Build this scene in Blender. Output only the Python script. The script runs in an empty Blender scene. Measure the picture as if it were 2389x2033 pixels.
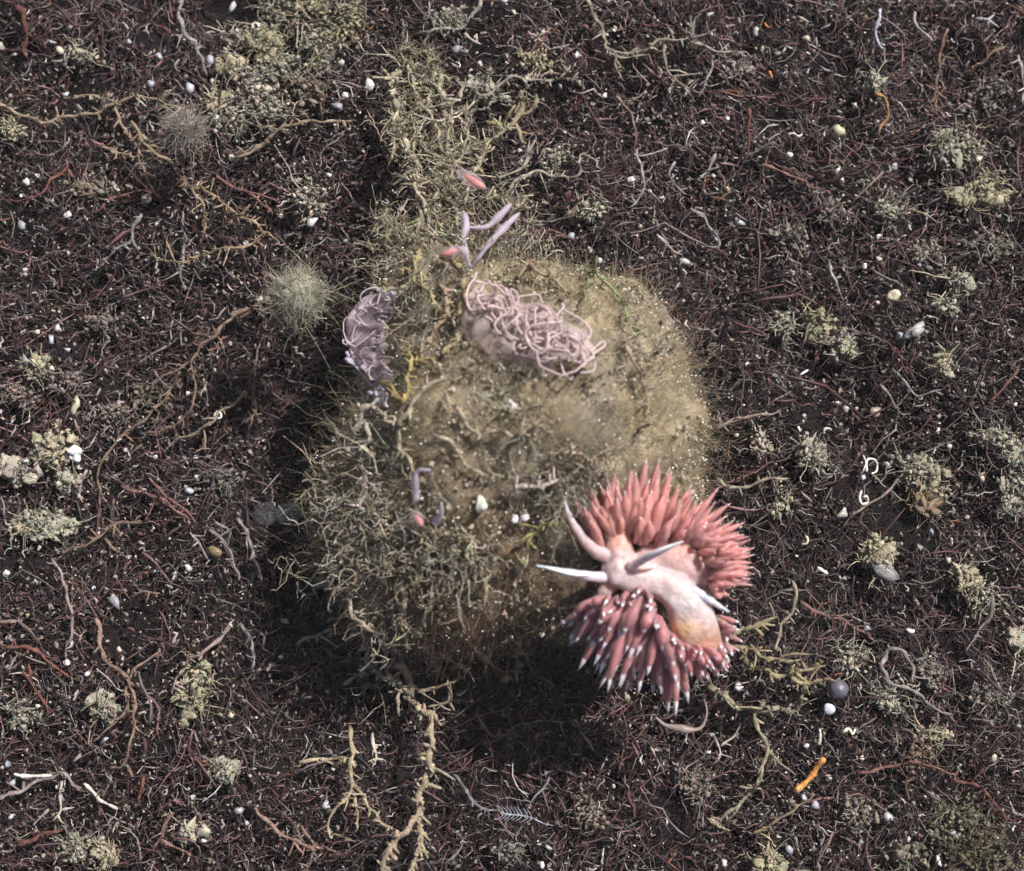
import bpy, bmesh, math, random
import numpy as np
from mathutils import Vector
from mathutils.bvhtree import BVHTree

random.seed(7)
rng = np.random.default_rng(7)
scene = bpy.context.scene
R = math.radians

# ------------------------------------------------------------------ camera (1 unit = 1 cm of the real seabed)
CAM = np.array([0.0, -1.9, 18.0]); TGT = np.array([0.0, 0.0, 0.0])
SRC_W, SRC_H = 2389.0, 2033.0
LENS, SENSOR = 54.0, 36.0
cam_data = bpy.data.cameras.new("camera")
cam = bpy.data.objects.new("camera", cam_data)
scene.collection.objects.link(cam)
scene.camera = cam
cam.location = CAM
cam.rotation_euler = Vector(TGT - CAM).to_track_quat('-Z', 'Y').to_euler()
cam_data.lens = LENS; cam_data.sensor_width = SENSOR
cam_data.clip_start = 0.1; cam_data.clip_end = 400
cam_data.dof.use_dof = True
cam_data.dof.focus_distance = 17.6
cam_data.dof.aperture_fstop = 0.22

# ------------------------------------------------------------------ sky, sun, exposure
SUN_EL, SUN_AZ = R(48), R(45)          # azimuth clockwise from +Y (light comes from the top right of the picture)
world = bpy.data.worlds.new("World"); scene.world = world; world.use_nodes = True
wn = world.node_tree
bg = wn.nodes["Background"]; bg.inputs[1].default_value = 0.06
sky = wn.nodes.new("ShaderNodeTexSky"); sky.sky_type = 'NISHITA'; sky.sun_disc = False
sky.sun_elevation = SUN_EL; sky.sun_rotation = SUN_AZ
sky.dust_density = 4.0; sky.ozone_density = 0.3; sky.air_density = 0.7
wn.links.new(sky.outputs[0], bg.inputs[0])
sun_data = bpy.data.lights.new("sun", 'SUN'); sun_data.energy = 5.0; sun_data.angle = R(0.6); sun_data.color = (1.0, 0.972, 0.955)
sun = bpy.data.objects.new("sun", sun_data); scene.collection.objects.link(sun)
sdir = Vector((math.sin(SUN_AZ)*math.cos(SUN_EL), math.cos(SUN_AZ)*math.cos(SUN_EL), math.sin(SUN_EL)))
sun.rotation_euler = (-sdir).to_track_quat('-Z', 'Y').to_euler()
sun.location = sdir*30
scene.view_settings.view_transform = 'Standard'; scene.view_settings.look = 'None'
scene.view_settings.exposure = 0.28; scene.view_settings.gamma = 1.0
scene.view_settings.use_curve_mapping = False
scene.cycles.use_adaptive_sampling = True; scene.cycles.adaptive_threshold = .05
scene.cycles.max_bounces = 6; scene.cycles.diffuse_bounces = 2; scene.cycles.transparent_max_bounces = 24

# ------------------------------------------------------------------ helpers
fw = (TGT - CAM)/np.linalg.norm(TGT - CAM)
rt = np.cross(fw, [0, 0, 1.0]); rt /= np.linalg.norm(rt)
up = np.cross(rt, fw)

def ray(px, py):
    k = SENSOR/LENS/SRC_W
    d = fw + rt*(px - SRC_W/2)*k - up*(py - SRC_H/2)*k
    return d/np.linalg.norm(d)

def at(px, py, z=0.0):
    d = ray(px, py)
    return CAM + d*((z - CAM[2])/d[2])

def z1(zm, pts):      # picture crops used while surveying: name -> origin and scale
    ox, oy, s = ZM[zm]
    return [(ox + x*s, oy + y*s) for x, y in pts]
ZM = {'tl': (0, 0, .3859), 'tc': (800, 0, .3859), 'tr': (1589, 0, .3859), 'ml': (0, 680, .3859), 'bl': (0, 1353, .3859),
      'bc': (700, 1453, .3859), 'mr': (1589, 680, .3859), 'br': (1489, 1353, .4342), 'eg': (700, 580, .3859), 'lo': (650, 1080, .3514),
      'sl': (1200, 1060, .3741), 'ribbon': (1050, 650, .19296), 'left': (760, 650, .1984), 'bud': (900, 330, .1984), 'bud2': (880, 1050, .193)}

_ph = rng.uniform(0, 6.28, (64,)); _dr = rng.normal(size=(64, 3)); _dr /= np.linalg.norm(_dr, axis=1)[:, None]
def noise(p, f, o=0, n=7):
    """smooth random field, about -1..1"""
    p = np.asarray(p, float)
    if p.shape[-1] == 2: p = np.concatenate([p, np.zeros(p.shape[:-1]+(1,))], -1)
    v = 0
    for i in range(n):
        j = (i*5 + o*11) % 64
        q = p + 0.6*np.sin(p[..., [1, 2, 0]]*f*0.9*(1+.13*i) + _ph[(j+7) % 64])/f
        v = v + np.sin((q @ _dr[j])*f*(0.75 + .11*i)*1.6 + _ph[j])
    return v/math.sqrt(n)*0.9

def gz(x, y):
    p = np.stack(np.broadcast_arrays(np.asarray(x, float), np.asarray(y, float)), -1)
    h = .13*noise(p, .8, 1) + .09*noise(p, 2.0, 2) + .05*noise(p, 4.2, 3)
    r = np.sqrt(((p[..., 0]+.1)/2.6)**2 + ((p[..., 1]+1.0)/2.7)**2)
    r2 = np.sqrt(((p[..., 0]+2.5)/.75)**2 + ((p[..., 1]+.9)/1.9)**2); r3 = np.sqrt(((p[..., 0]+.2)/1.5)**2 + ((p[..., 1]+3.3)/.7)**2)
    return h - .35*np.exp(-(r/1.0)**4) - .5*np.exp(-r2**2) - .4*np.exp(-r3**2)      # hollow round the mound, with pits added to deepen its shadow

def mesh_np(name, V, F, C=None, smooth=True):
    """V (n,3); F list of int arrays (m,3) or (m,4); C (n,3) colours of the material itself"""
    me = bpy.data.meshes.new(name)
    V = np.asarray(V, np.float32)
    me.vertices.add(len(V)); me.vertices.foreach_set("co", V.ravel())
    if not isinstance(F, list): F = [F]
    F = [np.asarray(f, np.int32) for f in F if len(f)]
    idx = np.concatenate([f.ravel() for f in F]); tot = np.concatenate([np.full(len(f), f.shape[1], np.int32) for f in F])
    me.loops.add(len(idx)); me.loops.foreach_set("vertex_index", idx)
    me.polygons.add(len(tot)); st = np.zeros(len(tot), np.int32); st[1:] = np.cumsum(tot)[:-1]
    me.polygons.foreach_set("loop_start", st); me.polygons.foreach_set("loop_total", tot)
    me.polygons.foreach_set("use_smooth", np.full(len(tot), smooth))
    if C is not None:
        ca = me.color_attributes.new("Col", 'FLOAT_COLOR', 'POINT')
        ca.data.foreach_set("color", np.concatenate([np.asarray(C, np.float32), np.ones((len(V), 1), np.float32)], 1).ravel())
    me.update(calc_edges=True); me.validate()
    return me

def tubes(P, Rd, C, sides=3, flat=1.0, cap=True):
    """P (N,K,3) centre lines, Rd (N,K) radii, C (N,3) or (N,K,3) -> V,F,C"""
    P = np.asarray(P, float); N, K, _ = P.shape
    Rd = np.broadcast_to(np.asarray(Rd, float), (N, K)); C = np.asarray(C, float)
    if C.ndim == 2: C = np.repeat(C[:, None], K, 1)
    T = np.gradient(P, axis=1); T /= np.linalg.norm(T, axis=2, keepdims=True) + 1e-9
    ref = np.zeros((N, 1, 3)); ref[..., 2] = 1.0
    bad = np.abs(T[:, :, 2]).mean(1) > .8; ref[bad] = [1., 0, 0]
    A = np.cross(T, np.broadcast_to(ref, T.shape)); A /= np.linalg.norm(A, axis=2, keepdims=True) + 1e-9
    B = np.cross(A, T)
    an = np.arange(sides)*2*np.pi/sides
    V = P[:, :, None] + Rd[:, :, None, None]*(A[:, :, None]*np.cos(an)[:, None] + flat*B[:, :, None]*np.sin(an)[:, None])
    i = np.arange(N*K*sides).reshape(N, K, sides); j = np.roll(i, -1, 2)
    F = np.stack([i[:, :-1], j[:, :-1], j[:, 1:], i[:, 1:]], -1).reshape(-1, 4)
    Fl = [F]
    if cap and sides > 3:
        for k in (0, K-1):
            f = i[:, k] if k else i[:, k, ::-1]
            Fl.append(np.concatenate([np.stack([f[:, 0], f[:, s], f[:, s+1]], -1) for s in range(1, sides-1)]))
    return V.reshape(-1, 3), Fl, np.repeat(C.reshape(N*K, 3), sides, 0)

def merge(parts):
    V, C, F3, F4, o = [], [], [], [], 0
    for v, f, c in parts:
        if not isinstance(f, list): f = [f]
        for g in f:
            (F3 if g.shape[1] == 3 else F4).append(g + o)
        V.append(v); C.append(c); o += len(v)
    F = []
    if F3: F.append(np.concatenate(F3))
    if F4: F.append(np.concatenate(F4))
    return np.concatenate(V), F, np.concatenate(C)

def spline(pts, step=.05):
    """Catmull-Rom through 3D points, resampled"""
    p = np.asarray(pts, float)
    if len(p) == 2: p = np.array([p[0], (p[0]+p[1])/2, p[1]])
    q = np.vstack([2*p[0]-p[1], p, 2*p[-1]-p[-2]]); out = []
    for i in range(1, len(q)-2):
        n = max(2, int(np.linalg.norm(q[i+1]-q[i])/step)); t = np.linspace(0, 1, n, endpoint=False)[:, None]
        a, b, c, d = q[i-1], q[i], q[i+1], q[i+2]
        out.append(.5*((2*b)+(-a+c)*t+(2*a-5*b+4*c-d)*t*t+(-a+3*b-3*c+d)*t**3))
    out.append(p[-1:]); return np.concatenate(out)

_ico = {}
def ico(sub):
    if sub not in _ico:
        bm = bmesh.new(); bmesh.ops.create_icosphere(bm, subdivisions=sub, radius=1)
        bm.verts.ensure_lookup_table()
        _ico[sub] = (np.array([v.co[:] for v in bm.verts]), np.array([[v.index for v in f.verts] for f in bm.faces])); bm.free()
    return _ico[sub]

def blobs(P, S, C, sub=1, jit=.25):
    """many small uneven lumps: P (N,3), S (N,3) radii"""
    v, f = ico(sub); N, n = len(P), len(v)
    P = np.asarray(P, float); S = np.asarray(S, float)
    J = 1 + jit*rng.normal(size=(N, n, 1))
    a = rng.uniform(0, 6.28, N); ca, sa = np.cos(a), np.sin(a)
    L = v[None]*J*S[:, None]
    tl = rng.normal(0, .35, (N, 2))
    X = L[..., 0]*ca[:, None] - L[..., 1]*sa[:, None]; Y = L[..., 0]*sa[:, None] + L[..., 1]*ca[:, None]
    Z = L[..., 2] + X*tl[:, :1] + Y*tl[:, 1:]
    V = np.stack([X, Y, Z], -1) + P[:, None]
    F = (f[None] + (np.arange(N)*n)[:, None, None]).reshape(-1, 3)
    return V.reshape(-1, 3), [F], np.repeat(np.asarray(C, float), n, 0)

# ------------------------------------------------------------------ materials (colour from the "Col" attribute, grain from noise)
def mat(name, rough=.6, spec=.3, vary=.35, nscale=14., bump=.0, bscale=60., transl=0., alpha=1., sss=0., tint=(1, 1, 1), col=None):
    m = bpy.data.materials.new(name); m.use_nodes = True
    nt = m.node_tree; N, L = nt.nodes, nt.links
    b = N["Principled BSDF"]; b.inputs["Roughness"].default_value = rough; b.inputs["Specular IOR Level"].default_value = spec
    if col is None:
        a = N.new("ShaderNodeAttribute"); a.attribute_name = "Col"; src = a.outputs["Color"]
    else:
        a = N.new("ShaderNodeRGB"); a.outputs[0].default_value = (*col, 1); src = a.outputs[0]
    tc = N.new("ShaderNodeTexCoord")
    nz = N.new("ShaderNodeTexNoise"); nz.inputs["Scale"].default_value = nscale; nz.inputs["Detail"].default_value = 5
    L.new(tc.outputs["Object"], nz.inputs["Vector"])
    mr = N.new("ShaderNodeMapRange"); mr.inputs[1].default_value = .3; mr.inputs[2].default_value = .7
    mr.inputs[3].default_value = 1-vary; mr.inputs[4].default_value = 1+vary
    L.new(nz.outputs["Fac"], mr.inputs[0])
    mx = N.new("ShaderNodeMix"); mx.data_type = 'RGBA'; mx.blend_type = 'MULTIPLY'; mx.inputs[0].default_value = 1
    cmb = N.new("ShaderNodeCombineColor")
    for k in range(3): 
        mm = N.new("ShaderNodeMath"); mm.operation = 'MULTIPLY'; mm.inputs[1].default_value = tint[k]
        L.new(mr.outputs[0], mm.inputs[0]); L.new(mm.outputs[0], cmb.inputs[k])
    L.new(src, mx.inputs[6]); L.new(cmb.outputs[0], mx.inputs[7])
    L.new(mx.outputs[2], b.inputs["Base Color"])
    if bump:
        bp = N.new("ShaderNodeBump"); bp.inputs["Strength"].default_value = bump; bp.inputs["Distance"].default_value = .05
        n2 = N.new("ShaderNodeTexNoise"); n2.inputs["Scale"].default_value = bscale; n2.inputs["Detail"].default_value = 6
        L.new(tc.outputs["Object"], n2.inputs["Vector"]); L.new(n2.outputs["Fac"], bp.inputs["Height"]); L.new(bp.outputs[0], b.inputs["Normal"])
    if sss:
        b.inputs["Subsurface Weight"].default_value = sss; b.inputs["Subsurface Radius"].default_value = (.22, .12, .09); b.inputs["Subsurface Scale"].default_value = 1.0
    out = N["Material Output"]; sh = b.outputs[0]
    if transl:
        tr = N.new("ShaderNodeBsdfTranslucent"); L.new(mx.outputs[2], tr.inputs[0])
        ms = N.new("ShaderNodeMixShader"); ms.inputs[0].default_value = transl
        L.new(sh, ms.inputs[1]); L.new(tr.outputs[0], ms.inputs[2]); sh = ms.outputs[0]
    if alpha < 1:
        tp = N.new("ShaderNodeBsdfTransparent"); ms = N.new("ShaderNodeMixShader"); ms.inputs[0].default_value = alpha
        L.new(tp.outputs[0], ms.inputs[1]); L.new(sh, ms.inputs[2]); sh = ms.outputs[0]
    L.new(sh, out.inputs[0])
    return m

M_GROUND = mat("silt", .9, .1, .75, 26., 1., 55., col=(.019, .0145, .0150))
M_FIBRE = mat("dead fibres", .5, .45, .35, 20.)
M_SCRAP = mat("pale scraps", .6, .35, .3, 30., .3)
M_GRAIN = mat("sand grains", .35, .5, .15, 25., .15)
M_TWIG = mat("twig crust", .7, .25, .5, 9., .7, 70., transl=.12)
M_CRUST = mat("tan crust", .85, .15, .3, 16., .6, 60.)
M_ROCK = mat("rock silt", .9, .12, .4, 7., .9, 34.)
M_FUZZ = mat("hydroid fuzz", .65, .3, .2, 9., transl=.5)
M_GLINT = mat("sparkle specks", .12, .7, .05, 5.)
M_SKIN = mat("ceras skin", .3, .4, .08, 12., alpha=.42, transl=.5)
M_CORE = mat("ceras core", .4, .35, .25, 12., transl=.38, sss=.3)
M_TIP = mat("ceras tip", .3, .5, .05, 10., transl=.1)
M_BODY = mat("slug body", .38, .4, .16, 13., .35, 26., sss=.6, transl=.12)
M_EGG = mat("egg string", .4, .4, .12, 14., transl=.4)
M_VEIL = mat("egg jelly", .5, .25, .25, 5., alpha=.30, transl=.4)
M_GEL = mat("egg gel", .5, .25, .25, 7., alpha=.72, transl=.35)
M_BALL = mat("ball jelly", .6, .2, .15, 6., alpha=.62, transl=.3)
M_JELLY = mat("clear jelly", .5, .1, .3, 5., alpha=.035)

# ------------------------------------------------------------------ object helpers
COL = scene.collection
LABELS = []          # (object, description, picture position) to be told apart at the end
def obj(name, me, m, parent=None):
    o = bpy.data.objects.new(name, me); COL.objects.link(o)
    if m is not None and not me.materials: me.materials.append(m)
    if parent is not None: o.parent = parent
    return o
def root_of(me_origin, name):
    e = bpy.data.objects.new(name, None); COL.objects.link(e); e.location = me_origin; e.empty_display_size = .2
    return e
def tag(o, label, cat, group=None, kind=None):
    o["label"] = label; o["category"] = cat
    if group: o["group"] = group
    if kind: o["kind"] = kind
    return o
def vague(o, desc, cat, px, group=None):
    LABELS.append((o, desc, px)); o["category"] = cat
    if group: o["group"] = group
    return o
def local(me, org):
    a = np.empty(len(me.vertices)*3, np.float32); me.vertices.foreach_get("co", a)
    a = a.reshape(-1, 3) - np.asarray(org, np.float32); me.vertices.foreach_set("co", a.ravel()); me.update(); return me
def build(name, parts, m, parent=None, org=None, smooth=True):
    V, F, C = merge(parts)
    o_ = np.zeros(3) if parent is None and org is None else (np.array(parent.location) if parent is not None else np.asarray(org))
    me = mesh_np(name, V - o_, F, C, smooth)
    o = obj(name, me, m, parent)
    if parent is None and org is not None: o.location = org
    return o

def jitc(c, n, s=.18):
    c = np.asarray(c, float)
    return np.clip(c*(1 + s*rng.normal(size=(n, 1))) * (1 + s*.3*rng.normal(size=(n, 3))), .002, .95)

# ================================================================== SETTING: seabed
X0, X1, Y0, Y1 = -9., 9., -8., 9.
nx, ny = 240, 220
gx, gy = np.meshgrid(np.linspace(X0, X1, nx), np.linspace(Y0, Y1, ny))
edge = lambda n, a, b: np.concatenate([[a-60, a-15], np.linspace(a, b, n), [b+15, b+60]])
ex, ey = edge(nx, X0, X1), edge(ny, Y0, Y1)
gx, gy = np.meshgrid(ex, ey)
gv = np.stack([gx, gy, gz(gx, gy) - .10], -1).reshape(-1, 3)
ii = np.arange(len(ey)*len(ex)).reshape(len(ey), len(ex))
gf = np.stack([ii[:-1, :-1], ii[:-1, 1:], ii[1:, 1:], ii[1:, :-1]], -1).reshape(-1, 4)
seabed = obj("seabed", mesh_np("seabed", gv, gf), M_GROUND); seabed["kind"] = "structure"
seabed["label"] = "dark silty seabed under the tangle of dead fibres"; seabed["category"] = "seabed"

# ------------------------------------------------------------------ loose fibre litter
PAL = np.array([[.034, .019, .020], [.070, .031, .031], [.110, .058, .054], [.105, .086, .085], [.20, .172, .145], [.33, .305, .285], [.20, .075, .035]])
def litter(N, K, zlo, zhi, len_mu, rad, w, seed_o, hole=.0, tint=1.0, wig=.35):
    x = rng.uniform(X0, X1, N); y = rng.uniform(Y0, Y1, N)
    p = np.stack([x, y], 1)
    keep = noise(p, 2.6, 5) + .5*noise(p, 5.5, 6) > (-1.25 + hole*rng.uniform(0, 1, N))
    x, y, p = x[keep], y[keep], p[keep]; n = len(x)
    a = 1.1*noise(p, .5, seed_o) + rng.normal(0, 1.0, n); 
    ln = len_mu*np.exp(rng.normal(0, .5, n))
    tilt = rng.normal(0, .28, n); curl = rng.normal(0, wig, (n, 1))*3.0
    t = np.linspace(-.5, .5, K)[None]
    ang = a[:, None] + curl*t + rng.normal(0, wig, (n, K))
    dx, dy = np.cos(ang), np.sin(ang)
    st = ln[:, None]/(K-1)
    X = np.cumsum(dx*st, 1); Y = np.cumsum(dy*st, 1); X += x[:, None] - X[:, K//2:K//2+1]; Y += y[:, None] - Y[:, K//2:K//2+1]
    Z = gz(x, y)[:, None] + rng.uniform(zlo, zhi, n)[:, None] + tilt[:, None]*ln[:, None]*t + rng.normal(0, .012, (n, K))
    wv = np.asarray(w, float); wv = wv/wv.sum()
    c = PAL[rng.choice(len(PAL), n, p=wv)]
    c = np.clip(c*np.exp(rng.normal(0, .35, (n, 1)))*tint*(1+.25*noise(p, .7, 9))[:, None], .004, .6)
    r = rad*np.exp(np.clip(rng.normal(0, .4, n), -1, .75))[:, None]*np.array([.6] + [1.]*(K-2) + [.4])[None]*np.exp(rng.normal(0, .32, (n, K)))
    return np.stack([X, Y, Z], -1), r, c
P, r_, c_ = litter(50000, 4, -.12, .02, .21, .0078, [5, 4.5, 2.6, 1.8, .7, .25, .05], 3, hole=.2, wig=.4)
o = obj("fibre_litter", mesh_np("fibre_litter", *tubes(P, r_, c_)), M_FIBRE)
tag(o, "tangled dark red-brown dead fibres matting the whole seabed", "fibre litter", kind="stuff")
P, r_, c_ = litter(30000, 4, .0, .15, .24, .0064, [3, 4.2, 3.6, 2.8, 1.6, .6, .08], 4, hole=.9, wig=.38)
o = obj("loose_fibres", mesh_np("loose_fibres", *tubes(P, r_, c_)), M_FIBRE)
tag(o, "loose wiry maroon fibres lying on top of the dark mat", "fibres", kind="stuff")
P, r_, c_ = litter(3800, 6, .03, .16, .5, .0082, [3, 5, 4, 1.4, .12, 0, .06], 4, hole=.9, wig=.24)
o = obj("long_fibres", mesh_np("long_fibres", *tubes(P, r_, c_, 4)), M_FIBRE)
tag(o, "long red-brown root fibres strewn across the fibre mat", "fibres", kind="stuff")
# pale crumbs of crust and short scraps, denser in patches
def crumbs(N, lo, hi, w, seed_o, thr):
    x = rng.uniform(X0, X1, N); y = rng.uniform(Y0, Y1, N); p = np.stack([x, y], 1)
    k = 1.3*noise(p, 1.1, seed_o) + .9*noise(p, 3.2, seed_o+1) + rng.normal(0, .45, N) > thr
    x, y = x[k], y[k]; n = len(x)
    s = rng.uniform(lo, hi, (n, 1))*np.exp(rng.normal(0, .3, (n, 3)))
    c = np.array(w)[rng.integers(0, len(w), n)]*np.exp(rng.normal(0, .3, (n, 1)))
    return np.stack([x, y, gz(x, y) + rng.uniform(-.02, .15, n)], 1), s, np.clip(c, .01, .8)
TANS = [(.22, .19, .14), (.27, .24, .17), (.17, .155, .135), (.11, .09, .08), (.36, .33, .28), (.06, .028, .024), (.05, .025, .022), (.10, .05, .04)]
o = obj("crust_crumbs", mesh_np("crust_crumbs", *blobs(*crumbs(46000, .006, .020, TANS, 8, -.7), sub=1, jit=.38), smooth=False), M_SCRAP)
tag(o, "tan and grey crumbs of broken crust scattered through the fibres", "crumbs", kind="stuff")
WH = [(.55, .52, .5), (.4, .4, .42), (.66, .62, .56), (.26, .27, .30), (.30, .24, .18)]
o = obj("sand_grains", mesh_np("sand_grains", *blobs(*crumbs(6500, .005, .015, WH, 14, .1), sub=1, jit=.2)), M_GRAIN)
tag(o, "tiny white and grey sand grains sprinkled over the fibre mat", "sand", kind="stuff")
# short pale fragments, curls and worm tubes
P, r_, c_ = litter(9000, 5, .05, .20, .085, .0088, [0, .4, 1.2, 3, 4, 2.4, .1], 6, hole=.5, wig=.7)
o = obj("pale_scraps", mesh_np("pale_scraps", *tubes(P, r_, c_, 4)), M_SCRAP)
tag(o, "short pale tan scraps and curls mixed into the litter", "scraps", kind="stuff")

# ================================================================== the overgrown mound
MO = np.array([0.0, -.75, .5])
ELL = [((.42, .12, .45), (1.72, 1.62, 1.85)), ((-.74, -1.15, .3), (1.38, 1.38, 1.22)), ((.92, -1.2, .3), (1.22, 1.2, 1.5)), ((-.45, -.3, .4), (1.45, 1.5, 1.62)), ((-.62, .95, .45), (.85, 1.25, 1.2))]
mv, mf = ico(6)
def mound_r(d):
    rr = 0
    for c, a in ELL:
        c, a = np.array(c), np.array(a); e = (MO - c)/a; u = d/a
        A = (u*u).sum(-1); B = (u*e).sum(-1); Cc = (e*e).sum() - 1
        disc = np.maximum(B*B - A*Cc, 0); rr = rr + np.maximum((-B + np.sqrt(disc))/A, .05)**9
    return rr**(1/9)
mr = mound_r(mv)
mp = MO + mv*mr[:, None]
mp += mv*(.10*noise(mp, 1.6, 20) + .06*noise(mp, 3.6, 21) + .035*noise(mp, 8., 22) + .02*noise(mp, 17., 23))[:, None]
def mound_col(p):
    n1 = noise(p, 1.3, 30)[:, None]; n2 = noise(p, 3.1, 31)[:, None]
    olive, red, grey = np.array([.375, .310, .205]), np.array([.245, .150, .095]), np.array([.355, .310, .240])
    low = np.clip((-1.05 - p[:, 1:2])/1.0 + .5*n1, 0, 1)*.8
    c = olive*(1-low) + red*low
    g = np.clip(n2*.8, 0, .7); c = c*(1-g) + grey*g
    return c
mound = root_of((MO[0], MO[1], -.2), "overgrown_mound")
tag(mound, "rounded mound covered in olive-tan fuzzy growth, beneath the pink slug", "mound")
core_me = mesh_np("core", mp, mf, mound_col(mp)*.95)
bvh = BVHTree.FromPolygons([tuple(v) for v in mp], [tuple(int(i) for i in f) for f in mf])
core = obj("core", local(core_me, mound.location), M_ROCK, mound)

def hit(px, py, lift=0.0):
    """point of the mound or seabed seen at a picture position, lifted off the surface"""
    d = ray(px, py)
    loc, nor, i, dist = bvh.ray_cast(Vector(CAM), Vector(d))
    if loc is not None:
        return np.array(loc) + np.array(nor)*lift*.6 - d*lift*.4
    q = at(px, py, 0.)
    for _ in range(3): q = at(px, py, float(gz(q[0], q[1])) + lift)
    return q
def lay(pts, lift=.08, jz=.03, lifts=None):
    out = []
    for i, (x, y) in enumerate(pts):
        out.append(hit(x, y, (lifts[i] if lifts else lift) + rng.normal(0, jz)))
    return np.array(out)

# fuzz on the mound: fine curled hairs
def mound_pts(n, zmin=-.2):
    tri = mp[mf]; ar = np.linalg.norm(np.cross(tri[:, 1]-tri[:, 0], tri[:, 2]-tri[:, 0]), axis=1)
    nor = np.cross(tri[:, 1]-tri[:, 0], tri[:, 2]-tri[:, 0]); nor /= np.linalg.norm(nor, axis=1)[:, None]
    ok = (tri[:, :, 2].mean(1) > zmin) ; ar = ar*ok
    k = rng.choice(len(mf), n, p=ar/ar.sum()); w = rng.dirichlet((1, 1, 1), n)
    return (tri[k]*w[..., None]).sum(1), nor[k]
def hairs(p, n_, ln, rad, col, K=4, bend=.6, spread=.7):
    N = len(p); ln = np.broadcast_to(ln, (N,))
    d = n_ + spread*rng.normal(size=(N, 3)); d /= np.linalg.norm(d, axis=1)[:, None]
    b = rng.normal(size=(N, 3))*bend
    t = np.linspace(0, 1, K)[None, :, None]
    P = p[:, None] + d[:, None]*t*ln[:, None, None] + b[:, None]*(t**2)*ln[:, None, None] + rng.normal(0, .08, (N, K, 3))*ln[:, None, None]*t
    r = np.broadcast_to(np.asarray(rad), (N,))[:, None]*np.linspace(1, .45, K)[None]
    return tubes(P, r, col)
p, n_ = mound_pts(24000)
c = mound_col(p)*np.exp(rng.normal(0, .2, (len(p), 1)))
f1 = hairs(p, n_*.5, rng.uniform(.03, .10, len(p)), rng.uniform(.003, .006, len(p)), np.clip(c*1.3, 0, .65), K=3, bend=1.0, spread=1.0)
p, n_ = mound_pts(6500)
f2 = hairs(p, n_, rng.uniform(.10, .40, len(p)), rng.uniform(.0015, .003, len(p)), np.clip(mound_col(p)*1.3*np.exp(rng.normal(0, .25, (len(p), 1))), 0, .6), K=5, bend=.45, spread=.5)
o = build("fuzz", [f1, f2], M_FUZZ, mound); o["kind"] = "stuff"
# knots of crust crumbs on the fuzz
p, n_ = mound_pts(11000)
k = noise(p, 2.2, 33) + .6*noise(p, 5.1, 34) + rng.normal(0, .45, len(p)) > .3
p, n_ = p[k] + n_[k]*rng.uniform(.0, .1, (k.sum(), 1)), n_[k]
s = rng.uniform(.008, .028, (len(p), 1))*np.exp(rng.normal(0, .25, (len(p), 3)))
cc = np.array([(.36, .32, .235), (.30, .26, .19), (.44, .41, .33), (.22, .155, .095)])[rng.integers(0, 4, len(p))]
o = build("crumbs", [blobs(p, s, jitc(cc, len(p)), 1, .3)], M_SCRAP, mound, smooth=False); o["kind"] = "stuff"
p, n_ = mound_pts(2600)
k = n_[:, 2] > -.1; p, n_ = p[k], n_[k]; p = p + n_*rng.uniform(.03, .16, (len(p), 1))
s = np.repeat(rng.uniform(.004, .013, (len(p), 1)), 3, 1)
o = build("sparkle_specks", [blobs(p, s, jitc((.86, .83, .76), len(p), .1), 1, .05)], M_GLINT, mound); o["kind"] = "stuff"  # tiny glossy specks coloured bright white to stand in for sparkles of light

# ================================================================== twigs and hydroid sprigs
def stem_parts(P, r0, col, nub=0., nublen=.09, taper=.55, sides=6, wob=.5, step=None):
    """one wavy stem with short side nubs"""
    K = len(P); s = np.concatenate([[0], np.cumsum(np.linalg.norm(np.diff(P, axis=0), axis=1))])
    ph = rng.uniform(0, 6.28, 4)
    w = np.stack([np.sin(s*9+ph[0])+.6*np.sin(s*23+ph[1]), np.sin(s*8+ph[2])+.6*np.sin(s*19+ph[3]), .6*np.sin(s*12+ph[1])], 1)
    P = P + w*r0*wob*1.6
    u = s/s[-1]
    rad = r0*(1-(1-taper)*u)*(1 + .22*np.sin(s*31+ph[0]) + .16*rng.normal(size=K))
    rad = np.clip(rad, .35*r0*taper, None); rad[-1] *= .45; rad[0] *= .7
    cv = np.clip(np.asarray(col)[None]*(1+.16*rng.normal(size=(K, 1))), .01, .8)
    parts = [tubes(P[None], rad[None], cv[None], sides)]
    n = int(nub*s[-1])
    if n:
        k = rng.integers(1, max(2, K-1), n)
        T = np.gradient(P, axis=0)[k]; T /= np.linalg.norm(T, axis=1)[:, None]+1e-9
        sd = rng.choice([-1, 1], n)
        side = np.stack([-T[:, 1], T[:, 0], np.zeros(n)], 1)*sd[:, None] + T*rng.uniform(.1, .9, (n, 1)) + np.array([0, 0, 1.])*rng.normal(.15, .45, (n, 1)) + .25*rng.normal(size=(n, 3))
        side /= np.linalg.norm(side, axis=1)[:, None]
        ln = nublen*np.exp(rng.normal(0, .45, n)); t = np.linspace(0, 1, 4)[None, :, None]
        Q = P[k][:, None] + side[:, None]*t*ln[:, None, None] + rng.normal(0, .55, (n, 1, 3))*t**2*ln[:, None, None]
        rr = r0*rng.uniform(.4, .8, n)[:, None]*np.array([1., .8, .8, .6])[None]*np.exp(rng.normal(0, .15, (n, 4)))
        parts.append(tubes(Q, rr, jitc(np.asarray(col)*1.12, n), 4))
    return parts

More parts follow.
